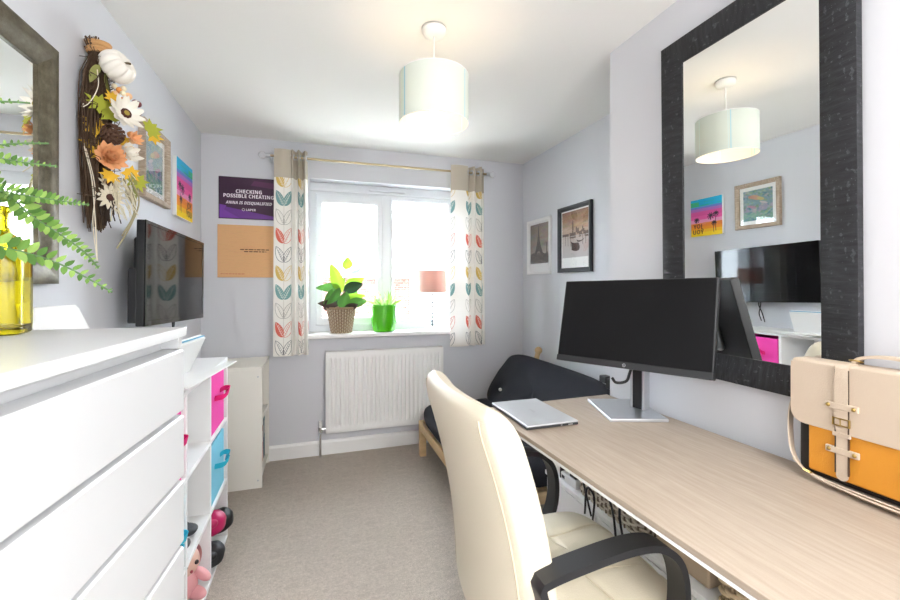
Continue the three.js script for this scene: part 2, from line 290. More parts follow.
// ------------------------------------------------------------------ things on the desk
{
  const l = thing('laptop', 'closed silver laptop on the far end of the desk', 'laptop', [.785, .82, -1.42]);
  part('base', bx(-.102, .002, -.15, .102, .0095, .15, .003), mat.darkGrey, l);
  part('lid', bx(-.102, .0098, -.15, .102, .0165, .15, .003), mat.alu, l);
  part('logo', bx(-.006, .0166, -.02, .006, .0168, .02), mat.silver, l);
  part('port', [bx(.06, .004, .1495, .078, .008, .1505), bx(.03, .005, .1495, .036, .008, .1505)], mat.silver, l);
  part('feet', [bx(-.08, 0, -.13, -.06, .003, -.11), bx(.06, 0, .11, .08, .003, .13), bx(-.08, 0, .11, -.06, .003, .13), bx(.06, 0, -.13, .08, .003, -.11)], mat.blackPlastic, l);
}
{
  const m = thing('monitor', 'black flat monitor on a silver stand on the desk', 'monitor', [1.157, .82, -1.353]);
  const base = part('base_plate', bx(-.105, 0, -.135, .105, .012, .135, .003), mat.silver, m, [0, 0, 0], [0, -.326, 0]);
  part('column', [bx(-.012, .012, -.032, .022, .36, -.022, .002), bx(-.012, .012, .022, .022, .36, .032, .002), bx(.012, .012, -.03, .024, .36, .03, .002)], mat.silver, m, [.05, 0, .02], [0, -.326 + .5, 0]);
  part('column_slot', bx(-.008, .012, -.022, .012, .36, .022), mat.blackPlastic, m, [.05, 0, .02], [0, -.326 + .5, 0]);
  const head = new THREE.Group(); head.name = 'head'; head.rotation.order = 'YXZ'; head.rotation.set(-.235, -1.156, .02); head.position.set(1.101 - 1.157, 1.175 - .82, -1.27 + 1.353); m.add(head);
  part('housing', bx(-.285, -.167, -.03, .285, .167, .0, .004), mat.blackPlastic, head);
  part('screen', bx(-.281, -.143, -.001, .281, .163, .0012, .0005, 1), mat.screenMatte, head);
  part('chin', bx(-.285, -.167, -.004, .285, -.145, .003, .001), mat.darkGrey, head);
  part('logo', [new THREE.TorusGeometry(.0055, .0008, 6, 20).translate(0, -.156, .0033), bx(-.002, -.159, .003, -.001, -.153, .0036), bx(.001, -.159, .003, .002, -.154, .0036)], mat.silver, head);
  part('rear_cover', bx(-.13, -.1, -.055, .13, .1, -.028, .02, 4), mat.silver, head);
  part('neck', [bar([0, 0, -.05], [0, -.01, -.13], .028, 16)], mat.silver, head);
  part('cable', tube([[.045, .21, .0], [.01, .15, .015], [-.02, .125, .03], [-.055, .12, .015], [-.06, .135, .0]], .0055, 30, 8), mat.blackPlastic, m);
}
{
  const b = thing('satchel', 'cream and mustard satchel bag with brass buckle standing on the desk', 'bag', [1.259, .8202, -.6]);
  b.rotation.y = -Math.PI / 2;
  part('body', bx(-.185, 0, -.022, .185, .285, .018, .012, 3), mat.bagBlack, b);
  const yp = new THREE.Shape(); yp.moveTo(-.15, .02); yp.lineTo(.15, .02); yp.lineTo(.15, .2); yp.lineTo(-.15, .2); yp.closePath();
  part('front_pocket', metric(bx(-.155, .016, .012, .155, .2, .03, .006, 3)), mat.bagMustard, b);
  const fl = new THREE.Shape(); const X = .193, r = .035; fl.moveTo(-X, .292); fl.lineTo(-X, .134 + r); fl.quadraticCurveTo(-X, .134, -X + r, .134); fl.lineTo(X - r, .134); fl.quadraticCurveTo(X, .134, X, .134 + r); fl.lineTo(X, .292); fl.closePath();
  const flap = part('flap', [metric(new THREE.ExtrudeGeometry(fl, { depth: .003, bevelSize: .0008, bevelThickness: .0008, bevelSegments: 1, curveSegments: 10 })).translate(0, 0, .0315), metric(bx(-X, .284, -.026, X, .303, .0353, .009, 3)), metric(bx(-X, .15, -.0275, X, .296, -.0235, .001))], mat.bagCream, b);
  for (const x of [-.077, .077]) {
    const s = part('closing_strap', [metric(strip([[x, .3, -.01], [x, .3045, .01], [x, .3, .034], [x, .28, .0385], [x, .16, .0385], [x, .14, .036]], .026, .003, [1, 0, 0], 40)), metric(bx(x - .0125, .03, .0335, x + .0125, .142, .0368, .0012))], mat.bagCream, b);
    part('strap_edge', [bx(x - .0142, .035, .033, x - .0125, .29, .0385), bx(x + .0125, .035, .033, x + .0142, .29, .0385)], mat.bagEdge, s);
    const tip = part('strap_tip', new THREE.CylinderGeometry(.0125, .0125, .0033, 20).rotateX(Math.PI / 2).translate(x, .031, .0352), mat.bagCream, s);
    part('buckle', [frame(x - .018, .152, x + .018, .172, .003, .037, .042, .0008), bar([x, .153, .043], [x, .171, .043], .0013, 6)], mat.brass, b);
    part('strap_loop', bx(x - .018, .126, .034, x + .018, .136, .0405, .001), mat.bagCream, b);
    for (const [y, z] of [[.2, .0405], [.09, .0375]]) {
      const t = part('rivet_tab', metric(bx(x - .034, y - .008, z - .006, x + .034, y + .008, z + .0015, .002)), mat.bagCream, b);
      for (const s2 of [-1, 1]) part('rivet', new THREE.SphereGeometry(.0052, 12, 6, 0, 6.3, 0, 1.3).rotateX(Math.PI / 2).translate(x + s2 * .026, y, z + .0008), mat.brass, t);
    }
  }
  part('handle', metric(strip([[-.07, .306, 0], [-.06, .318, 0], [-.03, .327, 0], [0, .329, 0], [.03, .327, 0], [.06, .318, 0], [.07, .306, 0]], .022, .007, [0, 0, 1], 30)), mat.bagCream, b);
  for (const s of [-1, 1]) part('ring', new THREE.TorusGeometry(.012, .0018, 8, 20).rotateX(Math.PI / 2 - .3).translate(s * .066, .311, .004), mat.brass, b);
  // shoulder strap: leaves the far side near the top, drops beside the bag and runs along the desk in front of it
  const sh = part('shoulder_strap', metric(strip([[-.188, .225, -.005], [-.2, .2, .0], [-.212, .15, .004], [-.21, .1, .01], [-.195, .05, .025], [-.165, .022, .042], [-.12, .0115, .056], [-.05, .0085, .066], [.05, .0085, .07], [.12, .012, .066], [.17, .03, .05], [.2, .1, .02], [.195, .2, 0]], .026, .0035, [.12, .5, .85], 90)), mat.bagCream, b);
  part('strap_layer', metric(strip([[-.185, .03, .036], [-.14, .017, .052], [-.06, .0135, .062], [.06, .0135, .064]], .018, .003, [.12, .5, .85], 40)), mat.bagCream, sh);
  part('slider', frame(-.011, -.012, .011, .012, .003, -.003, .003, .0008).rotateX(1.04).rotateY(-.3).translate(-.135, .0165, .053), mat.brass, sh);
}
// ------------------------------------------------------------------ office chair
{
  const c = thing('office_chair', 'cream leather office chair with black arms pulled up to the desk', 'chair', [.72, 0, -1.097]);
  const cx = y => { const t = (y - .33) / .75; return -.25 - .15 * t * t + .01 * t; };
  const backAt = (u, v) => {
    const y0 = .33, y1 = 1.04, e = 1 - Math.pow(1 - Math.min(v / .10, 1), 2), k = v > .87 ? Math.sqrt(Math.max(0, 1 - Math.pow((v - .87) / .13, 2.4))) : 1, kb = v < .1 ? Math.sqrt(Math.max(0, 1 - Math.pow((.1 - v) / .1, 2))) : 1;
    const y = y0 + (y1 - y0) * v, hw = (.262 + .01 * Math.sin(Math.min(1, v * 1.1) * Math.PI)) * (.84 + .16 * k) * (.8 + .2 * kb);
    const ht = .05 * k * kb, a = u * 6.28318, C = Math.cos(a), S = Math.sin(a), n = 6.5, kk = 1 / Math.pow(Math.abs(C) ** n + Math.abs(S) ** n, 1 / n);
    const z = S * kk * hw; return [cx(y) + C * kk * ht + .03 * (z / .25) ** 2, y, z];
  };
  const back = surf(backAt, 72, 60, true);
  const bk = part('backrest', metric(back), mat.cream, c);
  const pipe = M(0xcabfa6, .5);
  for (const a of [.375, .625]) part('piping', tube(Array.from({ length: 40 }, (_, i) => backAt(a, .06 + .9 * i / 39)), .0028, 80, 6), pipe, bk);
  const seatY = (x, z) => { const q = Math.min(.999, Math.pow(Math.pow(Math.abs((x - .015) / .245), 4) + Math.pow(Math.abs(z / .262), 4), .25)), sn = Math.pow(q, 1 / .45), yy = Math.pow(1 - sn * sn, .3); return .44 + yy * .058 + (yy > .3 ? .012 * (1 - (z / .27) ** 2) - .03 * Math.max(0, (x - .15) / .1) ** 2 : 0); };
  const seams = [[[-.2, -.09], [-.08, -.1], [.02, -.085], [.12, -.1], [.215, -.11]], [[-.2, .09], [-.08, .1], [.02, .085], [.12, .1], [.215, .11]], [[.03, -.23], [.0, -.12], [-.01, 0], [.0, .12], [.03, .23]], [[-.11, -.095], [-.115, 0], [-.11, .095]]];
  const crease = (x, z) => Math.min(1, Math.exp(-(((Math.abs(z) - .093) / .012) ** 2)) + Math.exp(-(((x - .0 - z * z * .5) / .012) ** 2)));
  const seat = part('seat', metric(surf((u, v) => {
    const a = u * 6.28318, th = v * Math.PI, n = 4, C = Math.cos(a), S = Math.sin(a), kk = 1 / Math.pow(Math.abs(C) ** n + Math.abs(S) ** n, 1 / n);
    const R = Math.pow(Math.sin(th), .45), x = .015 + C * kk * R * .245, z = S * kk * R * .262;
    return [x, v < .5 ? seatY(x, z) - .006 * crease(x, z) : .44 - Math.pow(Math.abs(Math.cos(th)), .6) * .058, z];
  }, 120, 110, true)), mat.cream, c);
  seams.forEach(l => part('seam', new THREE.TubeGeometry(new THREE.CatmullRomCurve3(curve(l.map(p => [p[0], 0, p[1]])).getPoints(30).map(p => V(p.x, seatY(p.x, p.z) - .003, p.z))), 60, .0026, 5), pipe, seat));
  const pan = part('seat_pan', bx(-.2, .365, -.2, .2, .39, .2, .01), mat.blackPlastic, c);
  for (const s of [-1, 1]) {
    const z = s * .287;
    part('armrest', [strip([[-.1, .40, z], [-.17, .405, z], [-.22, .44, z], [-.236, .53, z], [-.248, .62, z], [-.258, .668, z], [-.238, .676, z], [-.15, .69, z], [-.01, .702, z], [.06, .692, z], [.11, .655, z], [.132, .6, z], [.13, .5, z], [.1, .435, z], [.04, .405, z], [-.04, .4, z], [-.1, .4, z]], .056, .017, [0, 0, 1], 90), bx(-.12, .385, Math.min(z, z - s * .1), .06, .405, Math.max(z, z - s * .1), .004)], mat.blackPlastic, c);
  }
  part('back_bracket', strip([[-.05, .36, 0], [-.16, .357, 0], [-.22, .37, 0], [-.235, .45, 0]], .08, .012, [0, 0, 1]), mat.blackPlastic, c);
  part('mechanism', bx(-.1, .32, -.08, .1, .365, .08, .01), mat.blackPlastic, c);
  part('gas_lift', [cyl(.025, .025, .22, 0, .1, 0, 20), cyl(.035, .03, .1, 0, .07, 0, 20)], mat.blackPlastic, c);
  for (let k = 0; k < 5; k++) {
    const a = k * 1.2566 + .2, x = Math.cos(a), z = Math.sin(a);
    part('base_spoke', strip([[x * .02, .1, z * .02], [x * .13, .095, z * .13], [x * .24, .07, z * .24]], .045, .025, [-z, 0, x], 12), mat.blackPlastic, c);
    const w = part('caster', [new THREE.CylinderGeometry(.026, .026, .018, 18).rotateX(Math.PI / 2).translate(0, .026, .013), new THREE.CylinderGeometry(.026, .026, .018, 18).rotateX(Math.PI / 2).translate(0, .026, -.013), cyl(.006, .006, .04, 0, .03, 0, 8)], mat.blackPlastic, c, [x * .23, 0, z * .23], [0, -a + .7, 0]);
  }
}
// ------------------------------------------------------------------ futon in the alcove
{
  const f = thing('futon_sofa', 'black cloth futon sofa with wooden frame in the alcove', 'sofa', [1.2, 0, -2.5]);
  const puff = (u, v, L, W, T, n = 5) => { const a = u * 6.28318, th = v * Math.PI, C = Math.cos(a), S = Math.sin(a), kk = 1 / Math.pow(Math.abs(C) ** n + Math.abs(S) ** n, 1 / n), R = Math.pow(Math.sin(th), .35), yy = Math.sign(Math.cos(th)) * Math.pow(Math.abs(Math.cos(th)), .7); return [C * kk * R * W / 2, yy * T / 2, S * kk * R * L / 2]; };
  const tufts = [[-.1, -.42], [-.1, 0], [-.1, .42]];
  const dimple = (p, s) => { let y = p[1]; for (const [x, z] of tufts) y -= Math.sign(y) * .03 * Math.exp(-((p[0] - x) ** 2 + (p[2] - z) ** 2) / .004) * s; y += .006 * noise.noise(p[0] * 9, p[2] * 7, s * 3); return [p[0], y, p[2]]; };
  const seat = part('seat_mattress', surf((u, v) => dimple(puff(u, v, 1.34, .72, .15), 1), 80, 40, true), mat.futon, f, [-.1, .345, 0]);
  const back = part('back_mattress', surf((u, v) => dimple(puff(u, v, 1.34, .48, .14), 1), 80, 40, true), mat.futon, f, [.245, .56, 0], [0, 0, Math.PI / 2 - .64]);
  for (const [x, z] of tufts) part('button', ball(.013, x, .055, z, 10), M(0xe9e6e0, .7), back);
  for (const [x, z] of tufts) part('button', ball(.013, x, .055, z, 10), M(0xe9e6e0, .7), seat);
  for (const [x, z] of [[-.42, -.62], [-.42, .6], [.42, -.62], [.42, .6]]) part('leg', metric(bx(x - .025, 0, z - .025, x + .025, .25, z + .025, .006)), mat.pine, f);
  part('side_rail', [metric(bx(-.44, .2, -.65, .44, .265, -.62, .005)), metric(bx(-.44, .2, .6, .44, .265, .63, .005)), metric(bx(-.445, .2, -.65, -.42, .265, .63, .005))], mat.pine, f);
  for (let k = 0; k < 9; k++) part('slat', metric(bx(-.4 + k * .095, .25, -.62, -.345 + k * .095, .268, .6, .003)), mat.pine, f);
  part('back_post', [metric(bar([.36, .2, -.48], [.5, .77, -.48], .02, 12)), ball(.03, .505, .785, -.48, 18)], mat.pine, f);
  part('back_post', [metric(bar([.36, .2, .45], [.5, .74, .45], .02, 12))], mat.pine, f);
}
// ------------------------------------------------------------------ plug by the chimney breast corner
{
  const s = thing('wall_socket', 'white wall socket on the return wall with black plug', 'socket', [1.4, .845, ZC - .0005]);
  part('plate', bx(-.075, -.043, -.009, .073, .043, 0, .003), mat.white, s);
  part('plug', bx(-.07, -.03, -.06, -.02, .02, -.009, .008), mat.blackPlastic, s);
  part('adaptor', bx(-.075, -.005, -.1, -.035, .028, -.05, .006), mat.blackPlastic, s);
}
// ------------------------------------------------------------------ mirrors and pictures
function wallMirror(name, label, w, h, fw, d, fm, p, rotY, tilt = 0) {
  const o = thing(name, label, 'mirror', p); o.rotation.order = 'YXZ'; o.rotation.set(tilt, rotY, 0);
  mitred(w, h, fw, d).forEach(g => part('frame_board', g, fm, o));
  part('mirror_glass', bx(-w / 2 + fw - .004, -h / 2 + fw - .004, .004, w / 2 - fw + .004, h / 2 - fw + .004, .008), mat.mirror, o);
  part('backing', bx(-w / 2 + .01, -h / 2 + .01, .0005, w / 2 - .01, h / 2 - .01, .0035), mat.darkGrey, o);
  return o;
}
wallMirror('wall_mirror', 'tall mirror with distressed black wooden frame above the desk', .615, 1.225, .086, .024, mat.blackWood, [RW - .0095, 1.612, -.983], -Math.PI / 2 - .006, .0105);
wallMirror('wall_mirror', 'mirror with wide olive bronze frame behind the yellow vase', .9, .717, .08, .028, mat.olive, [LW + .0005, 1.679, -1.148], Math.PI / 2);
function picture(name, label, w, h, fw, d, fm, p, rotY, mount, print, glazed = true, category = 'picture') {
  const o = thing(name, label, category, p, undefined); o.rotation.y = rotY;
  mitred(w, h, fw, d, d * .7).forEach(g => part('frame_board', g, fm, o));
  part('mount', bx(-w / 2 + fw * .8, -h / 2 + fw * .8, .001, w / 2 - fw * .8, h / 2 - fw * .8, .006), mat.white, o);
  const [ml, mr, mb, mt] = mount, W = w - 2 * fw - ml - mr, H = h - 2 * fw - mb - mt;
  part('print', new THREE.PlaneGeometry(W, H), M(0xcfcfcf, .7, { map: print }), o, [(ml - mr) / 2, (mb - mt) / 2, .0066]);
  if (glazed) part('glazing', bx(-w / 2 + fw * .85, -h / 2 + fw * .85, .0078, w / 2 - fw * .85, h / 2 - fw * .85, .0086), mat.glass, o);
  return o;
}
const towerTex = canvasTex(256, 384, (c, w, h) => {
  const g = c.createLinearGradient(0, 0, w, h * .6); g.addColorStop(0, '#7a6552'); g.addColorStop(.5, '#b3a08b'); g.addColorStop(1, '#ddd3c6'); c.fillStyle = g; c.fillRect(0, 0, w, h);
  for (let k = 0; k < 60; k++) { c.fillStyle = `rgba(${rr(110, 230)},${rr(100, 210)},${rr(85, 190)},.16)`; c.beginPath(); c.ellipse(rr(0, w), rr(0, h * .6), rr(20, 60), rr(8, 24), rr(-.4, .2), 0, 7); c.fill(); }
  c.fillStyle = '#4a3c30'; c.beginPath(); c.moveTo(118, 20); c.lineTo(124, 20); c.lineTo(132, 120); c.quadraticCurveTo(142, 210, 190, 300); c.lineTo(54, 300); c.quadraticCurveTo(102, 210, 110, 120); c.closePath(); c.fill();
  c.strokeStyle = '#8d7a68'; c.lineWidth = 2; for (let k = 0; k < 14; k++) { c.beginPath(); c.moveTo(rr(104, 116), 120 + k * 13); c.lineTo(rr(126, 150), 132 + k * 13); c.stroke(); }
  c.fillStyle = '#a8998a'; c.beginPath(); c.ellipse(122, 300, 30, 34, 0, Math.PI, 0); c.fill();
  c.fillStyle = '#5a4a3d'; c.fillRect(0, 296, w, h - 296); for (let k = 0; k < 130; k++) { const q = rr(50, 130); c.fillStyle = `rgb(${q},${q * .85},${q * .72})`; c.beginPath(); c.ellipse(rr(0, w), rr(285, h), rr(6, 22), rr(4, 12), 0, 0, 7); c.fill(); }
  c.fillRect(228, 190, 10, 120);
});
const boatTex = canvasTex(300, 420, (c, w, h) => {
  const g = c.createLinearGradient(0, 0, 0, h); g.addColorStop(0, '#a06c45'); g.addColorStop(.18, '#c78d5f'); g.addColorStop(.36, '#f0d3b6'); g.addColorStop(.5, '#e6c3a8'); g.addColorStop(.6, '#f0e2da'); g.addColorStop(1, '#efe9ea'); c.fillStyle = g; c.fillRect(0, 0, w, h);
  for (let k = 0; k < 70; k++) { c.fillStyle = `rgba(${rr(140, 250)},${rr(90, 200)},${rr(60, 150)},.18)`; c.beginPath(); c.ellipse(rr(0, w), rr(0, h * .38), rr(20, 80), rr(6, 18), rr(-.3, .1), 0, 7); c.fill(); }
  c.fillStyle = '#6d4a3c'; c.fillRect(0, 200, 80, 22); for (let x = 90; x < w; x += 12) c.fillRect(x, 205 - rr(6, 60) * (x > 150 && x < 260 ? 1 : .3), 11, 50); c.fillRect(122, 110, 12, 110); c.beginPath(); c.moveTo(120, 112); c.lineTo(128, 78); c.lineTo(136, 112); c.fill();
  c.fillStyle = '#efe6e2'; c.fillRect(0, 226, w, 6);
  c.fillStyle = '#4b322a'; c.beginPath(); c.moveTo(88, 250); c.quadraticCurveTo(110, 300, 190, 290); c.quadraticCurveTo(220, 330, 196, 360); c.quadraticCurveTo(150, 372, 112, 350); c.quadraticCurveTo(120, 300, 88, 250); c.fill();
  c.beginPath(); c.moveTo(170, 262); c.quadraticCurveTo(210, 290, 262, 256); c.quadraticCurveTo(226, 300, 176, 282); c.fill();
  c.strokeStyle = '#5b4034'; c.lineWidth = 4; for (const x of [40, 70, 100, 238, 270]) { c.beginPath(); c.moveTo(x, 214); c.lineTo(x + 2, 330 - Math.abs(x - 150) * .2); c.stroke(); }
});
const fishTex = canvasTex(300, 360, (c, w, h) => { // loose watercolour patches
  c.fillStyle = '#8fb6bf'; c.fillRect(0, 0, w, h); c.fillStyle = '#b9b3cf'; c.fillRect(0, h * .5, w, h * .2); c.fillStyle = '#8fc7b4'; c.fillRect(0, h * .7, w, h * .3);
  const cols = ['#5d9db3', '#3f84a2', '#9ccbd2', '#c8dcc8', '#a8c98f', '#6fae86', '#d9c6d2'];
  for (let k = 0; k < 150; k++) { c.fillStyle = cols[Math.floor(rnd() * 7)] + 'aa'; c.beginPath(); c.ellipse(rr(0, w), rr(0, h), rr(8, 34), rr(4, 14), rr(-1, 1), 0, 7); c.fill(); }
  for (const [x, y, a, b, q] of [[170, 90, 60, 26, '#efb594'], [120, 110, 40, 18, '#ecd489'], [215, 80, 34, 16, '#ef9f86'], [90, 160, 44, 12, '#e8d7e0'], [210, 195, 50, 14, '#d597b5']]) { c.fillStyle = q; c.beginPath(); c.ellipse(x, y, a, b, -.4, 0, 7); c.fill(); }
});
picture('framed_print', 'sepia tower print in a thin white frame on alcove wall', .375, .46, .02, .02, mat.white, [AW - .0005, 1.632, -3.085], -Math.PI / 2, [.024, .02, .07, .02], towerTex);
picture('framed_print', 'sepia boats print in a black frame on alcove wall', .405, .485, .032, .024, M(0x24272d, .4), [AW - .0005, 1.648, -2.58], -Math.PI / 2, [.012, .012, .075, .01], boatTex);
picture('framed_watercolour', 'colourful watercolour in a weathered wooden frame above the television', .36, .37, .032, .028, mat.drift, [LW + .0005, 1.912, -2.455], Math.PI / 2, [.03, .03, .03, .03], fishTex);
{
  const palmTex = canvasTex(256, 288, (c, w, h) => {
    for (const [y, k] of [[0, '#19b4de'], [30, '#1fb5df'], [58, '#6a86cf'], [74, '#b06fc0'], [95, '#e0559e'], [130, '#ec5fa8'], [160, '#f09fc9'], [180, '#f2a2c0'], [186, '#f08a35'], [215, '#f59a22'], [235, '#f7bf1f'], [258, '#fbd91c']]) { c.fillStyle = k; c.fillRect(0, y, w, h - y); }
    c.fillStyle = '#3fb56a'; c.fillRect(186, 20, 70, 34);
    for (let k = 0; k < 120; k++) { const y = rr(0, h), d = c.getImageData(rr(0, w - 1) | 0, Math.max(0, Math.min(h - 1, y | 0)), 1, 1).data; c.fillStyle = `rgba(${d[0]},${d[1]},${d[2]},.5)`; c.fillRect(rr(-40, w), y + rr(-7, 7), rr(40, 110), rr(2, 7)); }
    const palm = (x, y, s, h2) => { c.strokeStyle = '#2c1a2c'; c.lineWidth = 4; c.beginPath(); c.moveTo(x, y); c.quadraticCurveTo(x + 8, y + h2 * .5, x + 2, y + h2); c.stroke(); for (let k = 0; k < 9; k++) { const a = k * .7 + .2; c.lineWidth = 6; c.beginPath(); c.moveTo(x, y); c.quadraticCurveTo(x + Math.cos(a) * s * .7, y + Math.sin(a) * s * .5 - 6, x + Math.cos(a) * s, y + Math.sin(a) * s + 4); c.stroke(); } };
    palm(48, 128, 22, 130); palm(90, 140, 28, 30); palm(64, 196, 20, 70); palm(206, 160, 22, 20);
    c.fillStyle = '#33202a'; c.font = 'bold 46px sans-serif'; c.fillText('JOY', 158, 226); c.fillText('YOU', 148, 270);
  });
  const o = thing('canvas_painting', 'bright sunset and palms canvas next to the watercolour', 'painting', [LW + .0005, 1.885, -2.912]); o.rotation.y = Math.PI / 2;
  part('canvas_wrap', bx(-.162, -.172, 0, .162, .172, .022, .003), mat.white, o); part('painted_front', new THREE.PlaneGeometry(.32, .34), M(0xffffff, .6, { map: palmTex }), o, [0, 0, .0225]);
  const signTex = canvasTex(768, 608, (c, w, h) => {
    c.fillStyle = '#3a1738'; c.fillRect(0, 0, w, h);
    c.fillStyle = '#57264f'; c.beginPath(); c.moveTo(470, 40); c.lineTo(w, 60); c.lineTo(w, 150); c.lineTo(420, 110); c.fill();
    c.fillStyle = '#66308c'; c.beginPath(); c.moveTo(0, 420); c.lineTo(w, 560); c.lineTo(w, h); c.lineTo(0, h); c.fill();
    c.fillStyle = '#783ba4'; c.beginPath(); c.moveTo(0, 400); c.lineTo(100, 420); c.lineTo(70, 480); c.lineTo(280, 600); c.lineTo(0, 600); c.fill();
    c.strokeStyle = '#2b1430'; c.lineWidth = 18; c.strokeRect(0, 0, w, h);
    c.fillStyle = '#f4eef5'; c.textAlign = 'center'; c.font = 'bold 74px sans-serif'; c.fillText('CHECKING', 400, 230, 360); c.fillText('POSSIBLE CHEATING', 400, 298, 690);
    c.font = 'italic bold 60px sans-serif'; c.fillText('ANNA IS DISQUALIFIED', 400, 392, 620); c.font = 'bold 46px sans-serif'; c.fillText('LAPER', 425, 486);
    c.strokeStyle = '#f4eef5'; c.lineWidth = 5; c.beginPath(); c.arc(325, 470, 18, 0, 6.3); c.stroke();
  });
  const s = thing('wall_sign', 'purple sign reading CHECKING POSSIBLE CHEATING beside the window', 'sign', [-.478, 1.948, BW + .0005]);
  part('board', bx(-.192, -.153, 0, .192, .153, .006, .001), M(0x2b1430, .5), s); part('printed_face', new THREE.PlaneGeometry(.382, .304), M(0xffffff, .5, { map: signTex }), s, [0, 0, .0064]);
  const envTex = canvasTex(512, 512, (c, w, h) => {
    c.fillStyle = '#deae7c'; c.fillRect(0, 0, w, h); for (let k = 0; k < 900; k++) { c.fillStyle = `rgba(${rr(170, 230)},${rr(120, 180)},${rr(80, 130)},.16)`; c.fillRect(rr(0, w), rr(0, h), rr(4, 60), rr(1, 3)); }
    c.fillStyle = '#5a3a24'; for (const [y, a, b] of [[234, 190, 440], [254, 224, 416]]) for (let x = a; x < b;) { const l = rr(12, 42); c.fillRect(x, y, Math.min(l, b - x), 9); x += l + 8; }
    c.fillStyle = '#c06048'; for (let x = 26; x < 230;) { const l = rr(8, 26); c.fillRect(x, 476, l, 5); x += l + 6; }
  });
  const e = thing('brown_envelope', 'large tan brown paper envelope below the purple sign', 'envelope', [-.478, 1.56, BW + .0005]);
  part('paper', bx(-.2, -.192, 0, .2, .192, .004, .001), M(0xdeae7c, .8), e); part('printed_face', new THREE.PlaneGeometry(.398, .382), M(0xffffff, .8, { map: envTex }), e, [0, 0, .0044]);
}
// ------------------------------------------------------------------ television
{
  const t = thing('television', 'black flat screen television on a wall bracket over the shelving', 'television', [-.632, 1.353, -2.322]); t.rotation.order = 'YXZ'; t.rotation.set(0, Math.PI / 2 - .044, -.03);
  part('housing', bx(-.377, -.213, -.03, .377, .213, 0, .005), mat.blackPlastic, t);
  part('bezel', frame(-.377, -.213, .377, .213, .014, -.002, .004, .001, .022), mat.blackGloss, t);
  part('screen', bx(-.364, -.192, -.001, .364, .2, .0015), mat.blackGloss, t);
  part('rear_cover', bx(-.33, -.16, -.06, .33, .15, -.028, .012), mat.blackPlastic, t);
  part('wall_bracket', [bx(-.1, -.12, -.085, -.06, .14, -.06, .003), bx(.06, -.12, -.085, .1, .14, -.06, .003), bx(-.1, .0, -.115, .1, .05, -.085, .003)], mat.darkGrey, t);
  part('bracket_plate', bx(-.15, -.1, -.134, .15, .1, -.126, .002).rotateY(.044), mat.darkGrey, t);
  part('bracket_arm', bx(-.03, -.03, -.128, .03, .03, -.11, .003), mat.darkGrey, t);
  part('side_wedge', bx(-.372, -.2, -.06, -.33, .02, -.028, .006), mat.blackPlastic, t);
  part('cables', [tube([[.05, -.15, -.05], [.05, -.24, -.04], [.07, -.3, -.05], [.075, -.36, -.08]], .004, 16, 6), tube([[.06, -.15, -.05], [.065, -.23, -.04], [.05, -.29, -.05], [.05, -.37, -.08]], .004, 16, 6)], mat.blackPlastic, t);
}
// ------------------------------------------------------------------ chest of drawers
{
  const d = thing('chest_of_drawers', 'tall white chest of drawers holding the yellow vase', 'chest of drawers', [-.529, 0, -.727]); d.rotation.y = Math.PI / 2 - .0873;
  part('top', bx(-.4, 1.2, -.21, .4, 1.221, .21, .0015), mat.gloss, d);
  part('carcass', [bx(-.398, 0, -.208, -.378, 1.2, .166), bx(.378, 0, -.208, .398, 1.2, .166), bx(-.378, 0, -.208, .378, 1.2, -.2), bx(.378, 1.174, .166, .398, 1.2, .2), bx(-.398, 1.174, .166, -.378, 1.2, .2), bx(-.378, 1.15, -.2, .378, 1.2, .165), bx(-.378, 0, -.2, .378, .06, .18), bx(-.378, .06, -.2, .378, 1.15, .168)], mat.gloss, d);
  const H = .1515, n = 7;
  const prof = new THREE.Shape([[.17, 0], [.203, 0], [.2035, .003], [.2035, .135], [.2, .139], [.17, .1425]].map(a => new THREE.Vector2(-a[0], a[1])));
  for (let k = 0; k < n; k++) {
    const y = 1.173 - .1425 - k * H, g = new THREE.ExtrudeGeometry(prof, { depth: .798, bevelEnabled: false }).rotateY(Math.PI / 2).translate(-.399, y, 0);
    part('drawer', g, mat.gloss, d);
  }
}
// ------------------------------------------------------------------ shelving along the left wall
const UX = -.44, UB = -.765;
{
  const u = thing('cube_shelving_unit', 'white cube shelving unit with nine compartments under the television', 'shelving unit', [-.6, 0, -1.89]);
  const x0 = UB + .6, x1 = UX + .6, Z = .54, b = .018;
  part('top', bx(x0, .94 - b, -Z, x1, .94, Z, .0015), mat.melamine, u); part('bottom', bx(x0, .0, -Z + b, x1, .02, Z - b, .0015), mat.melamine, u);
  for (const s of [-1, 1]) part('side_panel', bx(x0, 0, s > 0 ? Z - b : -Z, x1, .94 - b, s > 0 ? Z : -Z + b, .0015), mat.melamine, u);
  for (const z of [-.18, .18]) part('divider', bx(x0, .02, z - b / 2, x1 - .001, .94 - b, z + b / 2, .0015), mat.melamine, u);
  for (const y of [.314, .63]) for (let k = 0; k < 3; k++) part('shelf', bx(x0, y - b, -Z + b + k * .3533 + (k ? -.003 : 0), x1 - .001, y, -Z + b + (k + 1) * .3533 - .012, .0015), mat.melamine, u);
  part('back_panel', bx(x0 - .005, .02, -Z + .002, x0, .94 - b, Z - .002), mat.melamine, u);
}
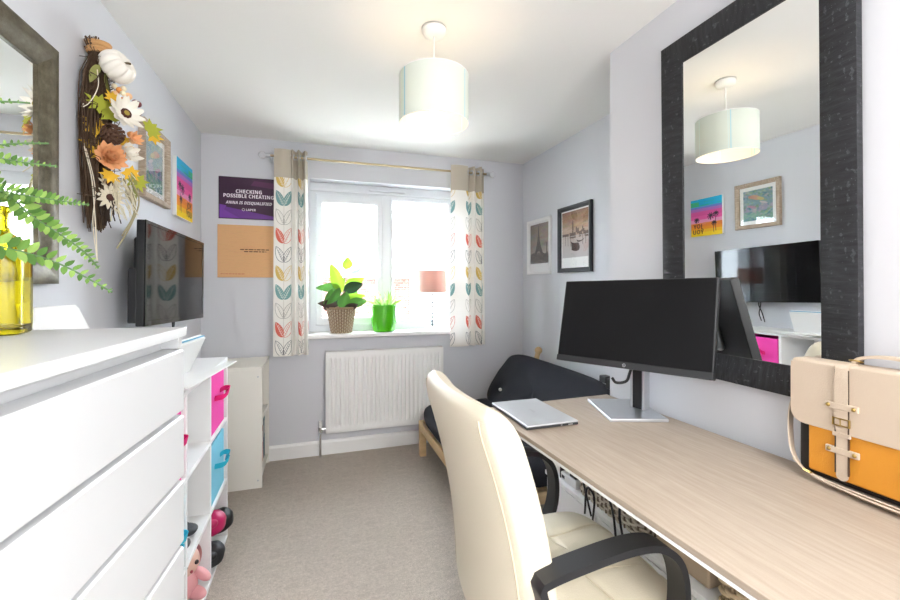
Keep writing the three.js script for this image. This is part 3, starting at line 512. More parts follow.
function fabricBox(label, mb, mh, z, y, h) {
  const o = thing('fabric_storage_box', label, 'storage box', [UX - .15, y + .001, z], 'fabric storage boxes in the cube shelving');
  const w = .15;
  part('body', [bx(-.14, 0, -w, .14, .006, w), metric(bx(.132, 0, -w, .14, h, w, .003)), metric(bx(-.14, 0, -w, -.132, h, w, .003)), metric(bx(-.132, 0, -w, .132, h, -w + .008, .003)), metric(bx(-.132, 0, w - .008, .132, h, w, .003))], mb, o);
  part('handle', strip([[.139, h * .62, -.055], [.16, h * .66, -.06], [.185, h * .66, -.045], [.175, h * .63, -.01], [.187, h * .67, .03], [.2, h * .7, .055], [.185, h * .63, .07], [.14, h * .58, .06]], .026, .003, [.25, 1, .1], 40), mh, o);
  return o;
}
fabricBox('pink fabric storage box in the far top compartment', mat.pinkCloth, mat.magenta, -2.24, .63, .268);
fabricBox('pink fabric storage box in the top compartment next to the drawers', mat.pinkCloth, mat.magenta, -1.53, .63, .268);
fabricBox('pale blue fabric storage box below the far pink box', mat.blueCloth, mat.cyan, -2.24, .314, .268);
fabricBox('pale blue fabric storage box mostly hidden behind the drawers', mat.blueCloth, mat.cyan, -1.53, .314, .268);
function blob(rx, ry, rz, n, bump) { return surf((u, v) => { const a = u * 6.28318, th = v * Math.PI, C = Math.cos(a), S = Math.sin(a), R = Math.sin(th), Y = Math.cos(th), k = 1 / Math.pow(Math.abs(C * R) ** n + Math.abs(S * R) ** n + Math.abs(Y) ** n, 1 / n), q = 1 + (bump || 0) * noise.noise(C * R * 2 + 3, Y * 2, S * R * 2); return [C * R * k * rx * q, Y * k * ry * q, S * R * k * rz * q]; }, 32, 20, true); }
{
  const g = (label, m, p, r, cm) => { const o = thing('boxing_glove', label, 'glove', p, 'boxing gloves on the bottom shelf'); o.rotation.set(...r); o.scale.setScalar(.82); part('mitt', blob(.085, .062, .062, 2.6, .08), m, o); part('thumb', blob(.05, .024, .026, 2.3), m, o, [.015, .02, .062], [0, .2, .1]); part('cuff', surf((u, v) => { const a = u * 6.28318, rr2 = .043 + .006 * v; return [-.07 - v * .065, Math.cos(a) * rr2, Math.sin(a) * rr2]; }, 24, 2, true), cm, o); return o; };
  const blk = M(0x1e1f22, .5);
  g('magenta boxing glove resting on top of a black one', P(0xc2155f, .4, { clearcoat: .3 }), [-.475, .2, -2.2], [0, -.1, .1], blk);
  g('black boxing glove lying under the magenta one', blk, [-.475, .073, -2.17], [0, -.1, 0], blk);
  g('black boxing glove leaning on the far side of the compartment', blk, [-.465, .14, -2.33], [.2, 0, .3], blk);
}
{
  const o = thing('toy_doll', 'pink hooded toy doll sitting in the bottom middle compartment', 'toy', [-.525, .0215, -1.965]); const pk = M(0xeeb1b5, .7), sk = M(0xf0c9b8, .6);
  o.rotation.y = -.8; o.scale.setScalar(.98);
  part('body', blob(.05, .06, .06, 2.2), pk, o, [0, .06, 0]); part('head', blob(.055, .06, .058, 2.1), sk, o, [.015, .165, 0]); part('hood', surf((u, v) => { const a = u * 6.28318, th = v * 1.75; return [-.0 + .015 - Math.cos(th) * .068, .17 + Math.sin(th) * Math.cos(a) * .075, Math.sin(th) * Math.sin(a) * .07]; }, 28, 12, true), pk, o);
  for (const s of [-1, 1]) { part('eye', ball(.009, .067, .17, s * .022, 10), M(0x33262a, .3), o); part('arm', blob(.045, .02, .02, 2.1), pk, o, [.04, .09, s * .06], [0, -s * .3, -.4]); part('leg', blob(.055, .025, .025, 2.1), pk, o, [.035, .025, s * .035], [0, -s * .2, 0]); }
  part('mouth', ball(.006, .07, .143, 0, 8), M(0xc65a6a, .5), o);
  const c = thing('toy_case', 'pale pink rounded toy case in front of the doll', 'toy', [-.53, .0215, -1.756]); part('shell', bx(-.06, 0, -.02, .06, .12, .025, .018, 4), M(0xf2b3bd, .4), c); part('clasp', bx(.055, .06, -.008, .064, .08, .012, .003), M(0xd0286e, .5), c); part('pom', blob(.025, .025, .025, 2), M(0xd0286e, .9), c, [.085, .05, -.03]);
  const s = (label, m, p, ry) => { const t = thing('toy_shoe', label, 'shoe', p, 'shoes in the middle compartment'); t.rotation.y = ry; t.scale.setScalar(1.35); part('sole', blob(.1, .014, .036, 3), mat.darkGrey, t, [0, .014, 0]); part('upper', surf((u, v) => { const a = u * 6.28318, C = Math.cos(a), S = Math.sin(a), hh = v * .06 * (C > 0 ? 1 - .55 * C : 1); return [C * .094 * (1 - v * .3) - v * .012, .02 + hh, S * .034 * (1 - v * .25)]; }, 28, 8, true), m, t); part('strap', strip([[0, .03, -.034], [0, .065, -.02], [0, .07, 0], [0, .065, .02], [0, .03, .034]], .02, .003, [1, 0, 0], 16), mat.cyan, t); };
  s('dark navy shoe on the middle shelf in front of the other', M(0x27344f, .7), [-.59, .316, -1.80], .1); s('dark grey shoe on the middle shelf against the divider', M(0x33363d, .7), [-.59, .316, -1.92], -.1);
}
{
  const bcs = thing('bookcase', 'small white bookcase in the corner below the envelope', 'bookcase', [-.55, 0, -3.153]);
  const x0 = -.213, x1 = .217, Z = .207;
  part('top', bx(x0, .765, -Z, x1, .783, Z, .001), mat.offwhite, bcs); part('bottom', bx(x0, .05, -Z + .018, x1 - .005, .068, Z - .018, .001), mat.offwhite, bcs); part('plinth', bx(x0, 0, -Z + .018, x1 - .03, .05, Z - .018), mat.offwhite, bcs);
  for (const s of [-1, 1]) { const p = part('side_panel', bx(x0, 0, s > 0 ? Z - .018 : -Z, x1, .765, s > 0 ? Z : -Z + .018, .001), mat.offwhite, bcs); if (s > 0) for (const y of [.05, .72]) for (const x of [x1 - .025]) part('screw_cap', new THREE.CylinderGeometry(.005, .005, .002, 12).rotateX(Math.PI / 2).translate(x, y, Z + .0008), mat.silver, p); }
  part('shelf', bx(x0, .415, -Z + .018, x1 - .005, .433, Z - .018, .001), mat.offwhite, bcs); part('back_panel', bx(x0 - .004, .05, -Z + .018, x0, .765, Z - .018), mat.offwhite, bcs);
  const cols = [['teal', 0x2f7f8a], ['navy', 0x27406b], ['white', 0xe8e4da], ['red', 0xb13a32], ['mustard', 0xd1a23c], ['green', 0x4d7a4f], ['sky blue', 0x5f9cc7], ['orange', 0xcf7236]];
  let z = -.18;
  cols.forEach(([n, c], k) => { const w = [.032, .04, .025, .036, .03, .042, .028, .034][k], h = [.3, .27, .31, .25, .29, .26, .3, .28][k]; const o = thing('book', n + ' spined book on the lower bookcase shelf', 'book', [-.45, .0685, -3.153 + z + w / 2], 'books in the white bookcase'); part('cover', [bx(-.09, 0, -w / 2, .09, h, -w / 2 + .002), bx(-.09, 0, w / 2 - .002, .09, h, w / 2), bx(.087, 0, -w / 2, .09, h, w / 2)], M(c, .6), o); part('pages', bx(-.085, .003, -w / 2 + .002, .087, h - .004, w / 2 - .002), mat.offwhite, o); part('spine_title', bx(.09, h * .55, -w * .2, .0904, h * .85, w * .2), mat.offwhite, o); z += w + .003; });
}
{
  const p = thing('printer', 'white printer with blue edged paper tray on the shelving unit', 'printer', [-.615, .9405, -1.76]); p.rotation.y = Math.PI / 2 - .12;
  part('body', bx(-.27, 0, -.125, .27, .12, .06, .012, 3), mat.white, p);
  const fs = new THREE.Shape([[.055, .015], [.075, .012], [.135, .15], [.115, .165], [.055, .12]].map(a => new THREE.Vector2(-a[0], a[1])));
  part('front_panel', new THREE.ExtrudeGeometry(fs, { depth: .54, bevelEnabled: false }).rotateY(Math.PI / 2).translate(-.27, 0, 0), mat.white, p);
  part('blue_edge', bx(-.268, .1575, .122, .268, .161, .133, .001), M(0x2a9ac4, .4), p);
  part('output_tray', [bx(-.16, .012, .05, .16, .018, .2, .002), bx(-.1, .018, .17, .42, .023, .215, .002)], mat.white, p);
  const sf = new THREE.Shape([[-.3, .1], [-.05, .1], [-.06, .22], [-.12, .3], [-.135, .31], [-.3, .31]].map(a => new THREE.Vector2(...a)));
  part('support_frame', new THREE.ExtrudeGeometry(sf, { depth: .012, bevelSize: .003, bevelThickness: .003, bevelSegments: 2 }).translate(0, 0, -.118), mat.white, p);
  part('buttons', [cyl(.006, .006, .002, .2, .12, .0, 12), cyl(.006, .006, .002, .17, .12, .0, 12)], mat.darkGrey, p);
}
// ------------------------------------------------------------------ radiator
{
  const r = thing('radiator', 'white ribbed panel radiator under the window', 'radiator', [.535, .185, BW + .055]);
  const W = .464, H = .615, n = 27;
  part('front_panel', surf((u, v) => {
    const x = -W + u * 2 * W, t = u * n, f = t - Math.floor(t), yy = v * H, inY = Math.min(1, Math.max(0, Math.min(yy - .045, H - .045 - yy) / .015)), edge = u < .5 / n * .6 || u > 1 - .5 / n * .6 ? 0 : 1;
    const gr = (f < .1 || f > .9) ? 1 : (f < .22 ? 1 - (f - .1) / .12 : f > .78 ? 1 - (.9 - f) / .12 : 0);
    return [x, yy, .03 - .009 * Math.min(1, Math.max(0, gr)) * inY * edge];
  }, n * 10, 40), mat.enamel, r);
  part('casing', [bx(-W, 0, -.035, W, H, -.03), bx(-W - .002, 0, -.03, -W + .002, H, .03, .001), bx(W - .002, 0, -.03, W + .002, H, .03, .001), bx(-W, H - .004, -.032, W, H + .002, .032, .001), bx(-W, -.001, -.03, W, .002, .03)], mat.enamel, r);
  part('wall_bracket', [bx(-.3, .05, -.0545, -.27, H - .05, -.035), bx(.27, .05, -.0545, .3, H - .05, -.035)], mat.enamel, r);
  const v = part('valve', [cyl(.014, .014, .05, 0, 0, 0, 16).rotateZ(Math.PI / 2).translate(-W + .005, .03, 0), cyl(.016, .016, .04, -W - .04, .005, 0, 16), cyl(.009, .009, .18, -W - .04, -.184, 0, 12)], mat.chrome, r);
  part('valve_cap', cyl(.013, .012, .045, -W - .04, .045, 0, 16), mat.enamel, v);
  part('tail_pipe', [cyl(.012, .012, .03, W + .02, .02, 0, 14), cyl(.009, .009, .2, W + .02, -.184, 0, 12)], mat.chrome, r);
}
// ------------------------------------------------------------------ curtain rod and curtains
{
  const ROD = 2.243, RZ = -3.245;
  const rod = thing('curtain_rod', 'brass curtain rod with crystal ball ends above the window', 'curtain rod', [.525, ROD, RZ]);
  part('pole', new THREE.CylinderGeometry(0.0085, .0085, 1.7, 20).rotateZ(Math.PI / 2), M(0xa8997a, .35, { metalness: .9 }), rod);
  for (const s of [-1, 1]) { const c = part('collar', new THREE.CylinderGeometry(.016, .016, .03, 20).rotateZ(Math.PI / 2).translate(s * .853, 0, 0), mat.silver, rod); part('finial', new THREE.IcosahedronGeometry(.027, 1).translate(s * .892, 0, 0), P(0xffffff, .02, { transmission: 1, thickness: .05, ior: 1.5 }), rod); part('bracket', [bar([s * .842, 0, 0], [s * .842, 0, BW - RZ + .002], .006, 10), new THREE.CylinderGeometry(.02, .02, .006, 20).rotateX(Math.PI / 2).translate(s * .842, 0, BW - RZ + .0035)], mat.silver, rod); }
  const leafTex = canvasTex(1024, 1536, (c, w, h) => {
    c.fillStyle = '#f4f1ea'; c.fillRect(0, 0, w, h);
    const rows = [['#d9b968', 1], ['#7aa5a3', 1], ['#a9a6a0', 0], ['#d96b5b', 1], ['#5b6066', 0]], cols = 2, cw = w / cols, rh = h / 5;
    const leaf = (x, y, side, col, solid, dash) => {
      c.save(); c.translate(x, y); c.scale(side, 1); c.rotate(-.06); c.scale(.95, .98); c.lineWidth = 7; c.strokeStyle = col; c.fillStyle = col;
      c.beginPath(); c.moveTo(0, 0); c.bezierCurveTo(70, 20, 175, -60, 150, -250); c.bezierCurveTo(60, -230, -40, -110, 0, 0); solid ? c.fill() : c.stroke();
      c.strokeStyle = solid ? '#f4f1ea' : col; c.lineWidth = 5; c.beginPath(); c.moveTo(0, 0); c.quadraticCurveTo(60, -90, 140, -235); c.stroke();
      for (let k = 1; k < 7; k++) { const t = k / 7.5, px = t * 125 - 6 + t * 5, py = -t * 215; if (dash) c.setLineDash([10, 9]); c.beginPath(); c.moveTo(px, py); c.lineTo(px + 38 * (1.1 - t * .7), py - 12); c.moveTo(px, py); c.lineTo(px - 24 * (1.1 - t * .6), py - 42); c.stroke(); }
      c.restore();
    };
    for (let i = 0; i < cols; i++) { const x = (i + .5) * cw; c.strokeStyle = '#b9b2a6'; c.lineWidth = 5; c.beginPath(); c.moveTo(x, 0); c.lineTo(x, h); c.stroke();
      for (let j = -1; j < 6; j++) { const k = ((j + i * 0) % 5 + 5) % 5, [col, solid] = rows[k]; leaf(x + 4, (j + .98) * rh, 1, col, k === 1, k === 2 || k === 0); leaf(x - 4, (j + .98) * rh, -1, col, solid, k === 2); } }
  }, true, [1 / .42, 1 / .675]);
  const print = P(0xffffff, 1, { map: leafTex, transmission: .12, thickness: 0, side: THREE.DoubleSide });
  const header = P(0xbfb5a5, .9, { bumpMap: clothBump, bumpScale: .0006, side: THREE.DoubleSide });
  function curtain(label, x0, x1, y0, folds, ph, cloth, flat, u0) {
    const o = thing('curtain', label, 'curtain', [0, y0, RZ], 'leaf print curtains'); const y1 = 2.292 - y0, yb = y1 - .205;
    const shape = (s, y) => { const drop = 1 - y / y1, w = s < flat ? 0 : (s - flat) / (1 - flat), spread = 1 + .06 * drop; const x = x0 + (x1 - x0) * s * spread - (x1 - x0) * .03 * drop;
      const z = (s < flat ? .014 + .012 * Math.sin(s / flat * Math.PI) : .03 * Math.sin(w * Math.PI * 2 * folds + ph) * (1 - .15 * drop) + .006 * Math.sin(w * 21 + y * 3)) + .006 * Math.sin(y * 4 + s * 5) * drop; return [x, y, z]; };
    const arc = [0]; for (let i = 1; i <= 400; i++) { const a = shape((i - 1) / 400, .9), b = shape(i / 400, .9); arc.push(arc[i - 1] + Math.hypot(b[0] - a[0], b[2] - a[2])); } // cloth length across the folds
    const withUv = (s, y) => { const p = shape(s, y); p.push(u0 + arc[Math.round(s * 400)], y); return p; };
    const c = part('cloth', surf((s, v) => withUv(s, v * yb), 110, 60), print, o);
    part('hem', strip(Array.from({ length: 40 }, (_, i) => { const p = shape(i / 39, .004); return [p[0], p[1], p[2]]; }), .003, .008, [0, 0, 1], 110), M(0xeeeae2, .9), c);
    const hg = surf((s, v) => withUv(s, yb + v * (y1 - yb)), 220, 60), hp = hg.attributes.position, keep = []; // eyelet holes where the cloth crosses the rod
    for (let i = 0; i < hg.index.count; i += 3) { const t = [0, 1, 2].map(k => hg.index.getX(i + k)); if (!t.some(k => Math.hypot(hp.getY(k) - (ROD - y0), hp.getZ(k)) < .0135)) keep.push(...t); }
    hg.setIndex(keep); part('header_band', hg, header, o);
    for (let i = 1; i < 400; i++) { const a = shape((i - 1) / 400, ROD - y0), b = shape(i / 400, ROD - y0); if (a[2] * b[2] < 0) part('eyelet', new THREE.TorusGeometry(.0195, .0042, 8, 24).rotateY(Math.atan2(a[2] - b[2], b[0] - a[0])).translate(b[0], ROD - y0, 0), mat.silver, o); }
  }
  curtain('leaf print curtain partly covering the purple sign', -.287, -.06, .80, 2.5, .4, .42, .5, .035);
  curtain('leaf print curtain beside the pink table lamp', 1.045, 1.345, .81, 2.5, 2.6, .46, .5, .125);
}
// ------------------------------------------------------------------ things on the window sill
const SILL = .9372;
function leafGeo(L, W, fold = .25, droop = .3, n = 8) { // a leaf along +y from the origin with a folded midrib
  return surf((u, v) => { const s = u * 2 - 1, t = v, w = W / 2 * Math.pow(Math.sin(Math.PI * Math.pow(t, .8)), .8) * (t >= 1 ? 0 : 1); return [s * w, L * (t - droop * .25 * t * t), -Math.abs(s) * w * -fold - droop * L * t * t * .5]; }, 6, n);
}
function place(m, from, to, roll = 0) { // +y of the mesh points from -> to
  const d = V(...to).sub(V(...from)).normalize(); m.position.set(...from); m.quaternion.setFromUnitVectors(V(0, 1, 0), d); m.rotateY(roll); return m;
}
{
  const o = thing('potted_plant', 'broad leaved plant in a brown wicker pot on the sill', 'plant', [.19, SILL, -3.40]);
  const Rb = .075, Rt = .108, H = .195, R = y => Rb + (Rt - Rb) * y / H, rows = 15, N = 30;
  part('pot_liner', lathe([[.001, .004], [Rb - .008, .004], [Rt - .012, H - .006], [Rt - .02, H - .006], [Rt - .03, H - .03], [.001, H - .03]]), M(0x3a3028, .9), o);
  const weave = part('wicker_weave', Array.from({ length: rows }, (_, j) => { const y = (j + .5) * H / rows; return tube(Array.from({ length: N * 2 }, (_, i) => { const a = i / (N * 2) * 6.28318, q = R(y) + .0035 * Math.sin(i * Math.PI / 2 + .78 + j * Math.PI); return [Math.cos(a) * q, y, Math.sin(a) * q]; }), .0056, N * 4, 5, true); }), M(0xa38c72, .8), o);
  part('wicker_stakes', Array.from({ length: N }, (_, i) => { const a = (i + .25) / N * 6.28318; return bar([Math.cos(a) * Rb, 0, Math.sin(a) * Rb], [Math.cos(a) * Rt, H, Math.sin(a) * Rt], .0042, 5); }), M(0xcbbca6, .8), o);
  part('rim', new THREE.TorusGeometry(Rt, .009, 8, 48).rotateX(Math.PI / 2).translate(0, H, 0), M(0x9a8367, .8), o);
  const lm = [0x86b032, 0x4a7a34, 0x27402a, 0x40302c, 0x7f9a98].map(c => P(c, .97, { side: THREE.DoubleSide, transmission: .28, thickness: 0 }));
  const q = (u, v, dz = 0) => [(u - 341.5) / 127, (332 - v) / 127, dz];
  const st = part('stem', [tube([q(341, 312), q(343, 300), q(344, 286), q(345, 274), q(346, 268)], .005, 20, 6), tube([q(340, 312, .02), q(339, 300, .02), q(341, 290, .02)], .0045, 16, 6)], M(0x6d7a3e, .6), o);
  [[342, 292, 331, 263, 11, 0, 0, 0], [345.5, 269, 348, 256.5, 10, 0, .01, .4], [350, 272, 362, 268, 7, 4, -.02, .8], [345, 284, 364, 278, 10, 0, 0, .3], [343, 290, 362, 283, 10, 2, .03, -.3], [342, 287, 317, 287, 8, 1, 0, .3], [333, 288, 325, 306, 9, 1, .03, .2], [340, 287, 328, 304, 10, 1, .05, -.2], [345, 296, 365, 296, 8, 0, .0, .4], [341, 308, 346, 291, 11, 1, .06, .1], [346, 304, 366, 300, 9, 1, .04, -.4], [338, 304, 319, 302, 7, 3, .04, .3], [344, 307, 357, 304, 8, 3, .06, .3], [336, 305, 324, 308, 8, 3, -.03, .2], [340, 305, 333, 298, 8, 2, -.05, .2], [348, 300, 357, 290, 9, 1, -.05, -.2]].forEach(([a, b, c, d, w, k, dz, ro]) => {
    const f = q(a, b, dz), t = q(c, d, dz + .03), L = Math.hypot(t[0] - f[0], t[1] - f[1], t[2] - f[2]); place(part('leaf', leafGeo(L * 1.05, w / 127 * 1.15, .3, .18), lm[k], o), f, t, ro);
  });
  part('thin_stalk', tube([q(341, 292), q(334, 270), q(326, 258, .02), q(319, 255, .03)], .0016, 24, 5), M(0x8f9a86, .6), o);
}
{
  const o = thing('potted_plant', 'small pale spider plant in a bright green pot on sill', 'plant', [.525, SILL, -3.39]);
  part('pot', lathe([[.001, 0], [.072, 0], [.08, .012], [.09, .08], [.096, .185], [.097, .19], [.092, .19], [.089, .16], [.001, .158]], 48), P(0x4dbb10, .25, { clearcoat: .6 }), o);
  o.scale.setScalar(1.14); part('soil', cyl(.088, .088, .004, 0, .157, 0, 32), M(0x4c3d30, 1), o);
  const lm = [0xaacb70, 0x86b648, 0xcfdcae].map(c => P(c, .97, { side: THREE.DoubleSide, transmission: .25, thickness: 0 }));
  for (let k = 0; k < 26; k++) { const a = k * 2.4, e = rr(.25, 1.25), L = rr(.12, .23), f = [Math.cos(a) * .012, .16, Math.sin(a) * .012], t = [Math.cos(a) * Math.cos(e), .16 + Math.sin(e), Math.sin(a) * Math.cos(e)]; place(part('leaf', leafGeo(L * .9, .018, .4, .5), lm[k % 3], o), f, t, a); }
}
{
  const o = thing('table_lamp', 'table lamp with pink drum shade and chrome stem on sill', 'lamp', [.932, SILL, -3.395]);
  part('base', lathe([[.001, 0], [.068, 0], [.07, .004], [.066, .012], [.03, .02], [.016, .03], [.001, .03]], 40), mat.chrome, o);
  const st = []; for (let k = 0; k < 9; k++) st.push(ball(.0115, 0, .042 + k * .031, 0, 14)); st.push(cyl(.005, .005, .33, 0, .02, 0, 12));
  part('stem', st, M(0x6f747c, .25, { metalness: .8 }), o);
  part('shade', lathe([[.122, .312], [.119, .495], [.117, .495], [.12, .312], [.122, .312]], 56), P(0xe0b9ac, 1, { transmission: .3, thickness: 0, bumpMap: clothBump, bumpScale: .0005 }), o);
  part('shade_ring', [new THREE.TorusGeometry(.1195, .002, 6, 48).rotateX(Math.PI / 2).translate(0, .494, 0), new THREE.TorusGeometry(.122, .002, 6, 48).rotateX(Math.PI / 2).translate(0, .313, 0), bar([-.118, .47, 0], [.118, .47, 0], .0018), bar([0, .47, -.118], [0, .47, .118], .0018)], M(0xd0a99c, .6), o);
  part('bulb', lathe([[.001, .345], [.012, .345], [.014, .37], [.028, .405], [.026, .43], [.014, .448], [.001, .452]], 24), P(0xf5f2ea, .3), o);
}
// ------------------------------------------------------------------ pendant lamp
{
  const o = thing('pendant_light', 'pale drum shade pendant lamp hanging from the ceiling', 'lamp', [.474, CH, -1.698]);
  part('ceiling_rose', lathe([[.001, 0], [.05, -.0005], [.052, -.012], [.044, -.03], [.02, -.036], [.001, -.036]].map(a => [a[0], a[1]]), 36), mat.white, o);
  part('cord', cyl(.0035, .0035, .135, 0, -.17, 0, 10), mat.white, o);
  part('lamp_holder', cyl(.018, .02, .07, 0, -.235, 0, 20), mat.white, o);
  const shadeTex = canvasTex(1024, 64, (c, w, h) => { c.fillStyle = '#d0dad4'; c.fillRect(0, 0, w, h); for (const [x, ww, k] of [[822, 9, '#8fc3d6'], [810, 4, '#b5d2d6'], [610, 7, '#a8d2df'], [622, 3, '#cfe4e6'], [430, 5, '#a8d2df'], [120, 6, '#a8d2df'], [134, 3, '#cfe4e6'], [800, 5, '#d3dfbf'], [300, 8, '#d3e6e2']]) { c.fillStyle = k; c.fillRect(x, 0, ww, h); } });
  part('shade', lathe([[.146, -.405], [.146, -.205]], 72), P(0xffffff, 1, { map: shadeTex, transmission: .1, thickness: 0, side: THREE.DoubleSide }), o);
  part('shade_ring', [new THREE.TorusGeometry(.1455, .0022, 6, 64).rotateX(Math.PI / 2).translate(0, -.405, 0), new THREE.TorusGeometry(.1455, .0022, 6, 64).rotateX(Math.PI / 2).translate(0, -.205, 0), ...[0, 1, 2].map(k => bar([Math.cos(k * 2.094) * .02, -.225, Math.sin(k * 2.094) * .02], [Math.cos(k * 2.094) * .145, -.207, Math.sin(k * 2.094) * .145], .0016))], mat.white, o);
  const bulb = part('bulb', lathe([[.001, -.35], [.02, -.345], [.03, -.32], [.029, -.295], [.018, -.26], [.013, -.236]], 28), M(0xffffff, .4, { emissive: 0xffe2b4, emissiveIntensity: 3 }), o); bulb.castShadow = false;
  const l = new THREE.PointLight(0xffd9a8, PENDANT_CD); l.position.set(0, -.315, 0); l.castShadow = true; l.shadow.radius = 1.4; l.shadow.camera.near = .02; o.add(l);
}
{ // unseen landing lamp, added as fill light through the doorway
  const o = thing('added_landing_fill', 'round white fill light added on the unseen landing behind the doorway', 'lamp', [-.1, CH, 1.45]);
  part('base', cyl(.2, .2, .02, 0, -.02, 0, 40), mat.white, o);
  part('diffuser', lathe([[.001, -.07], [.1, -.065], [.17, -.045], [.19, -.02]], 40), M(0xffffff, .5, { emissive: 0xfff4e4, emissiveIntensity: 3 }), o);
  const l = new THREE.RectAreaLight(0xfdfbf8, LANDING_FILL, .4, .4); l.position.set(0, -.075, 0); l.rotation.x = -Math.PI / 2; o.add(l);
}
{ // globe lamp added out of view to fill the room from behind the camera
  const o = thing('added_fill_globe', 'unseen white globe fill lamp added behind the camera', 'lamp', [.95, 0, .42]);
  part('base', lathe([[.001, 0], [.13, 0], [.13, .015], [.03, .03], [.012, .04]], 36), mat.white, o);
  part('pole', cyl(.012, .012, 1.5, 0, .03, 0, 16), mat.white, o);
  part('globe', ball(.16, 0, 1.68, 0, 32), M(0xffffff, .5, { emissive: 0xf2f5ff, emissiveIntensity: 2 }), o);
  const l = new THREE.PointLight(0xfffdf8, FILL_GLOBE_CD); l.position.set(0, 1.68, 0); l.castShadow = true; l.shadow.radius = 7; o.add(l);
}
// ------------------------------------------------------------------ yellow vase and fern on the drawers
{
  const o = thing('glass_vase', 'yellow glass bottle vase on the white chest of drawers', 'vase', [-.596, 1.2212, -1.05]);
  const sq = (r, a) => { const n = 5, C = Math.cos(a), S = Math.sin(a), k = 1 / Math.pow(Math.abs(C) ** n + Math.abs(S) ** n, 1 / n); return [C * k * r, S * k * r]; };
  const prof = [[.001, 0, 0], [.04, 0, 1], [.0445, .004, 1], [.045, .02, 1], [.045, .165, 1], [.043, .178, 1], [.034, .19, .6], [.02, .2, 0], [.0175, .21, 0], [.0175, .238, 0], [.021, .242, 0], [.021, .25, 0], [.017, .252, 0], [.0145, .248, 0], [.0145, .212, 0], [.018, .196, 0], [.032, .184, .6], [.0395, .174, 1], [.041, .16, 1], [.041, .02, 1], [.036, .011, 1], [.001, .011, 0]];
  const n = prof.length - 1;
  part('bottle', surf((u, v) => { const i = Math.round(v * n), [r, y, s] = prof[i], a = -u * 6.28318, [x, z] = sq(r, a), cx = Math.cos(a) * r, cz = Math.sin(a) * r; return [cx + (x - cx) * s, y, cz + (z - cz) * s]; }, 64, n, true), P(0xfff45a, .03, { transmission: 1, thickness: .01, ior: 1.48, attenuationColor: new THREE.Color(.96, .93, .02), attenuationDistance: .055 }), o);
  o.rotation.y = .2;
}
{
  const o = thing('fern_spray', 'green fern fronds arching out of the yellow vase', 'plant', [-.596, 1.2212, -1.05]);
  const lg = surf((u, v) => { const s = u * 2 - 1, w = .5 * Math.pow(Math.sin(Math.PI * Math.pow(v, .75)), .75) * (v >= 1 ? 0 : 1); return [s * w * .47, v, .12 * Math.abs(s) * w + .1 * v * v]; }, 4, 5);
  const ms = [0x547f36, 0x719c44, 0x9cc062].map(c => P(c, .97, { side: THREE.DoubleSide, transmission: .22, thickness: 0 })), sm = M(0x5f8350, .6);
  const B = [-.587, 1.2212, -1.05], rel = p => [p[0] - B[0], p[1] - B[1], p[2] - B[2]];
  const fronds = [
    [[[-.587, 1.41, -1.05], [-.587, 1.476, -1.05], [-.591, 1.5, -1.025], [-.6, 1.47, -.968], [-.587, 1.408, -.96], [-.55, 1.392, -.98], [-.49, 1.366, -1.03], [-.44, 1.33, -1.055], [-.408, 1.302, -1.075]], .048, 22],
    [[[-.587, 1.4, -1.05], [-.585, 1.476, -1.05], [-.57, 1.492, -1.055], [-.545, 1.46, -1.07], [-.515, 1.43, -1.095], [-.475, 1.39, -1.115], [-.455, 1.355, -1.13]], .037, 20],
    [[[-.587, 1.4, -1.05], [-.588, 1.476, -1.05], [-.58, 1.5, -1.045], [-.55, 1.497, -1.05], [-.505, 1.493, -1.07], [-.455, 1.49, -1.09]], .033, 22],
    [[[-.587, 1.4, -1.05], [-.588, 1.48, -1.05], [-.6, 1.54, -1.03], [-.585, 1.56, -1.03], [-.55, 1.562, -1.05], [-.5, 1.563, -1.07]], .03, 20],
    [[[-.587, 1.4, -1.05], [-.588, 1.48, -1.05], [-.6, 1.55, -1.04], [-.585, 1.585, -1.04], [-.555, 1.602, -1.06], [-.52, 1.612, -1.08]], .022, 18],
    [[[-.587, 1.41, -1.05], [-.588, 1.48, -1.05], [-.6, 1.55, -1.04], [-.61, 1.63, -1.03], [-.595, 1.665, -1.03], [-.565, 1.68, -1.05], [-.54, 1.685, -1.06]], .026, 18],
    [[[-.587, 1.41, -1.05], [-.588, 1.48, -1.05], [-.61, 1.53, -1.06], [-.65, 1.56, -1.05], [-.7, 1.55, -1.02], [-.74, 1.5, -.99]], .034, 20],
    [[[-.587, 1.41, -1.05], [-.588, 1.48, -1.05], [-.6, 1.52, -1.02], [-.62, 1.53, -.96], [-.63, 1.5, -.88], [-.63, 1.44, -.82]], .036, 22],
  ];
  for (const [pts, L, n] of fronds) {
    const c = curve(pts.map(rel)), f = part('frond', new THREE.TubeGeometry(c, 50, .0019, 6), sm, o);
    for (let i = 0; i < n; i++) for (const s of [-1, 1]) {
      const t = .34 + .66 * (i + .5) / n, p = c.getPointAt(t), T = c.getTangentAt(t), k = Math.min(1, (t - .2) / .18) * (1 - Math.pow((t - .3) / .7, 2.2) * .82);
      const N = V(.35, .55, .75).addScaledVector(T, -V(.35, .55, .75).dot(T)).normalize(), d = V(0, 0, 0).crossVectors(T, N).multiplyScalar(s).addScaledVector(T, .4).addScaledVector(N, .15).normalize();
      const m = part('leaflet', lg, ms[(i + (s > 0 ? 1 : 0)) % 3], f), Z = N.clone().addScaledVector(d, -N.dot(d)).normalize(), sc = L * k * rr(.9, 1.08) * .8; m.position.copy(p);
      m.quaternion.setFromRotationMatrix(new THREE.Matrix4().makeBasis(V(0, 0, 0).crossVectors(d, Z), d, Z)); m.scale.setScalar(sc); m.rotateY(s * .25 + rr(-.25, .25));
    }
  }
}
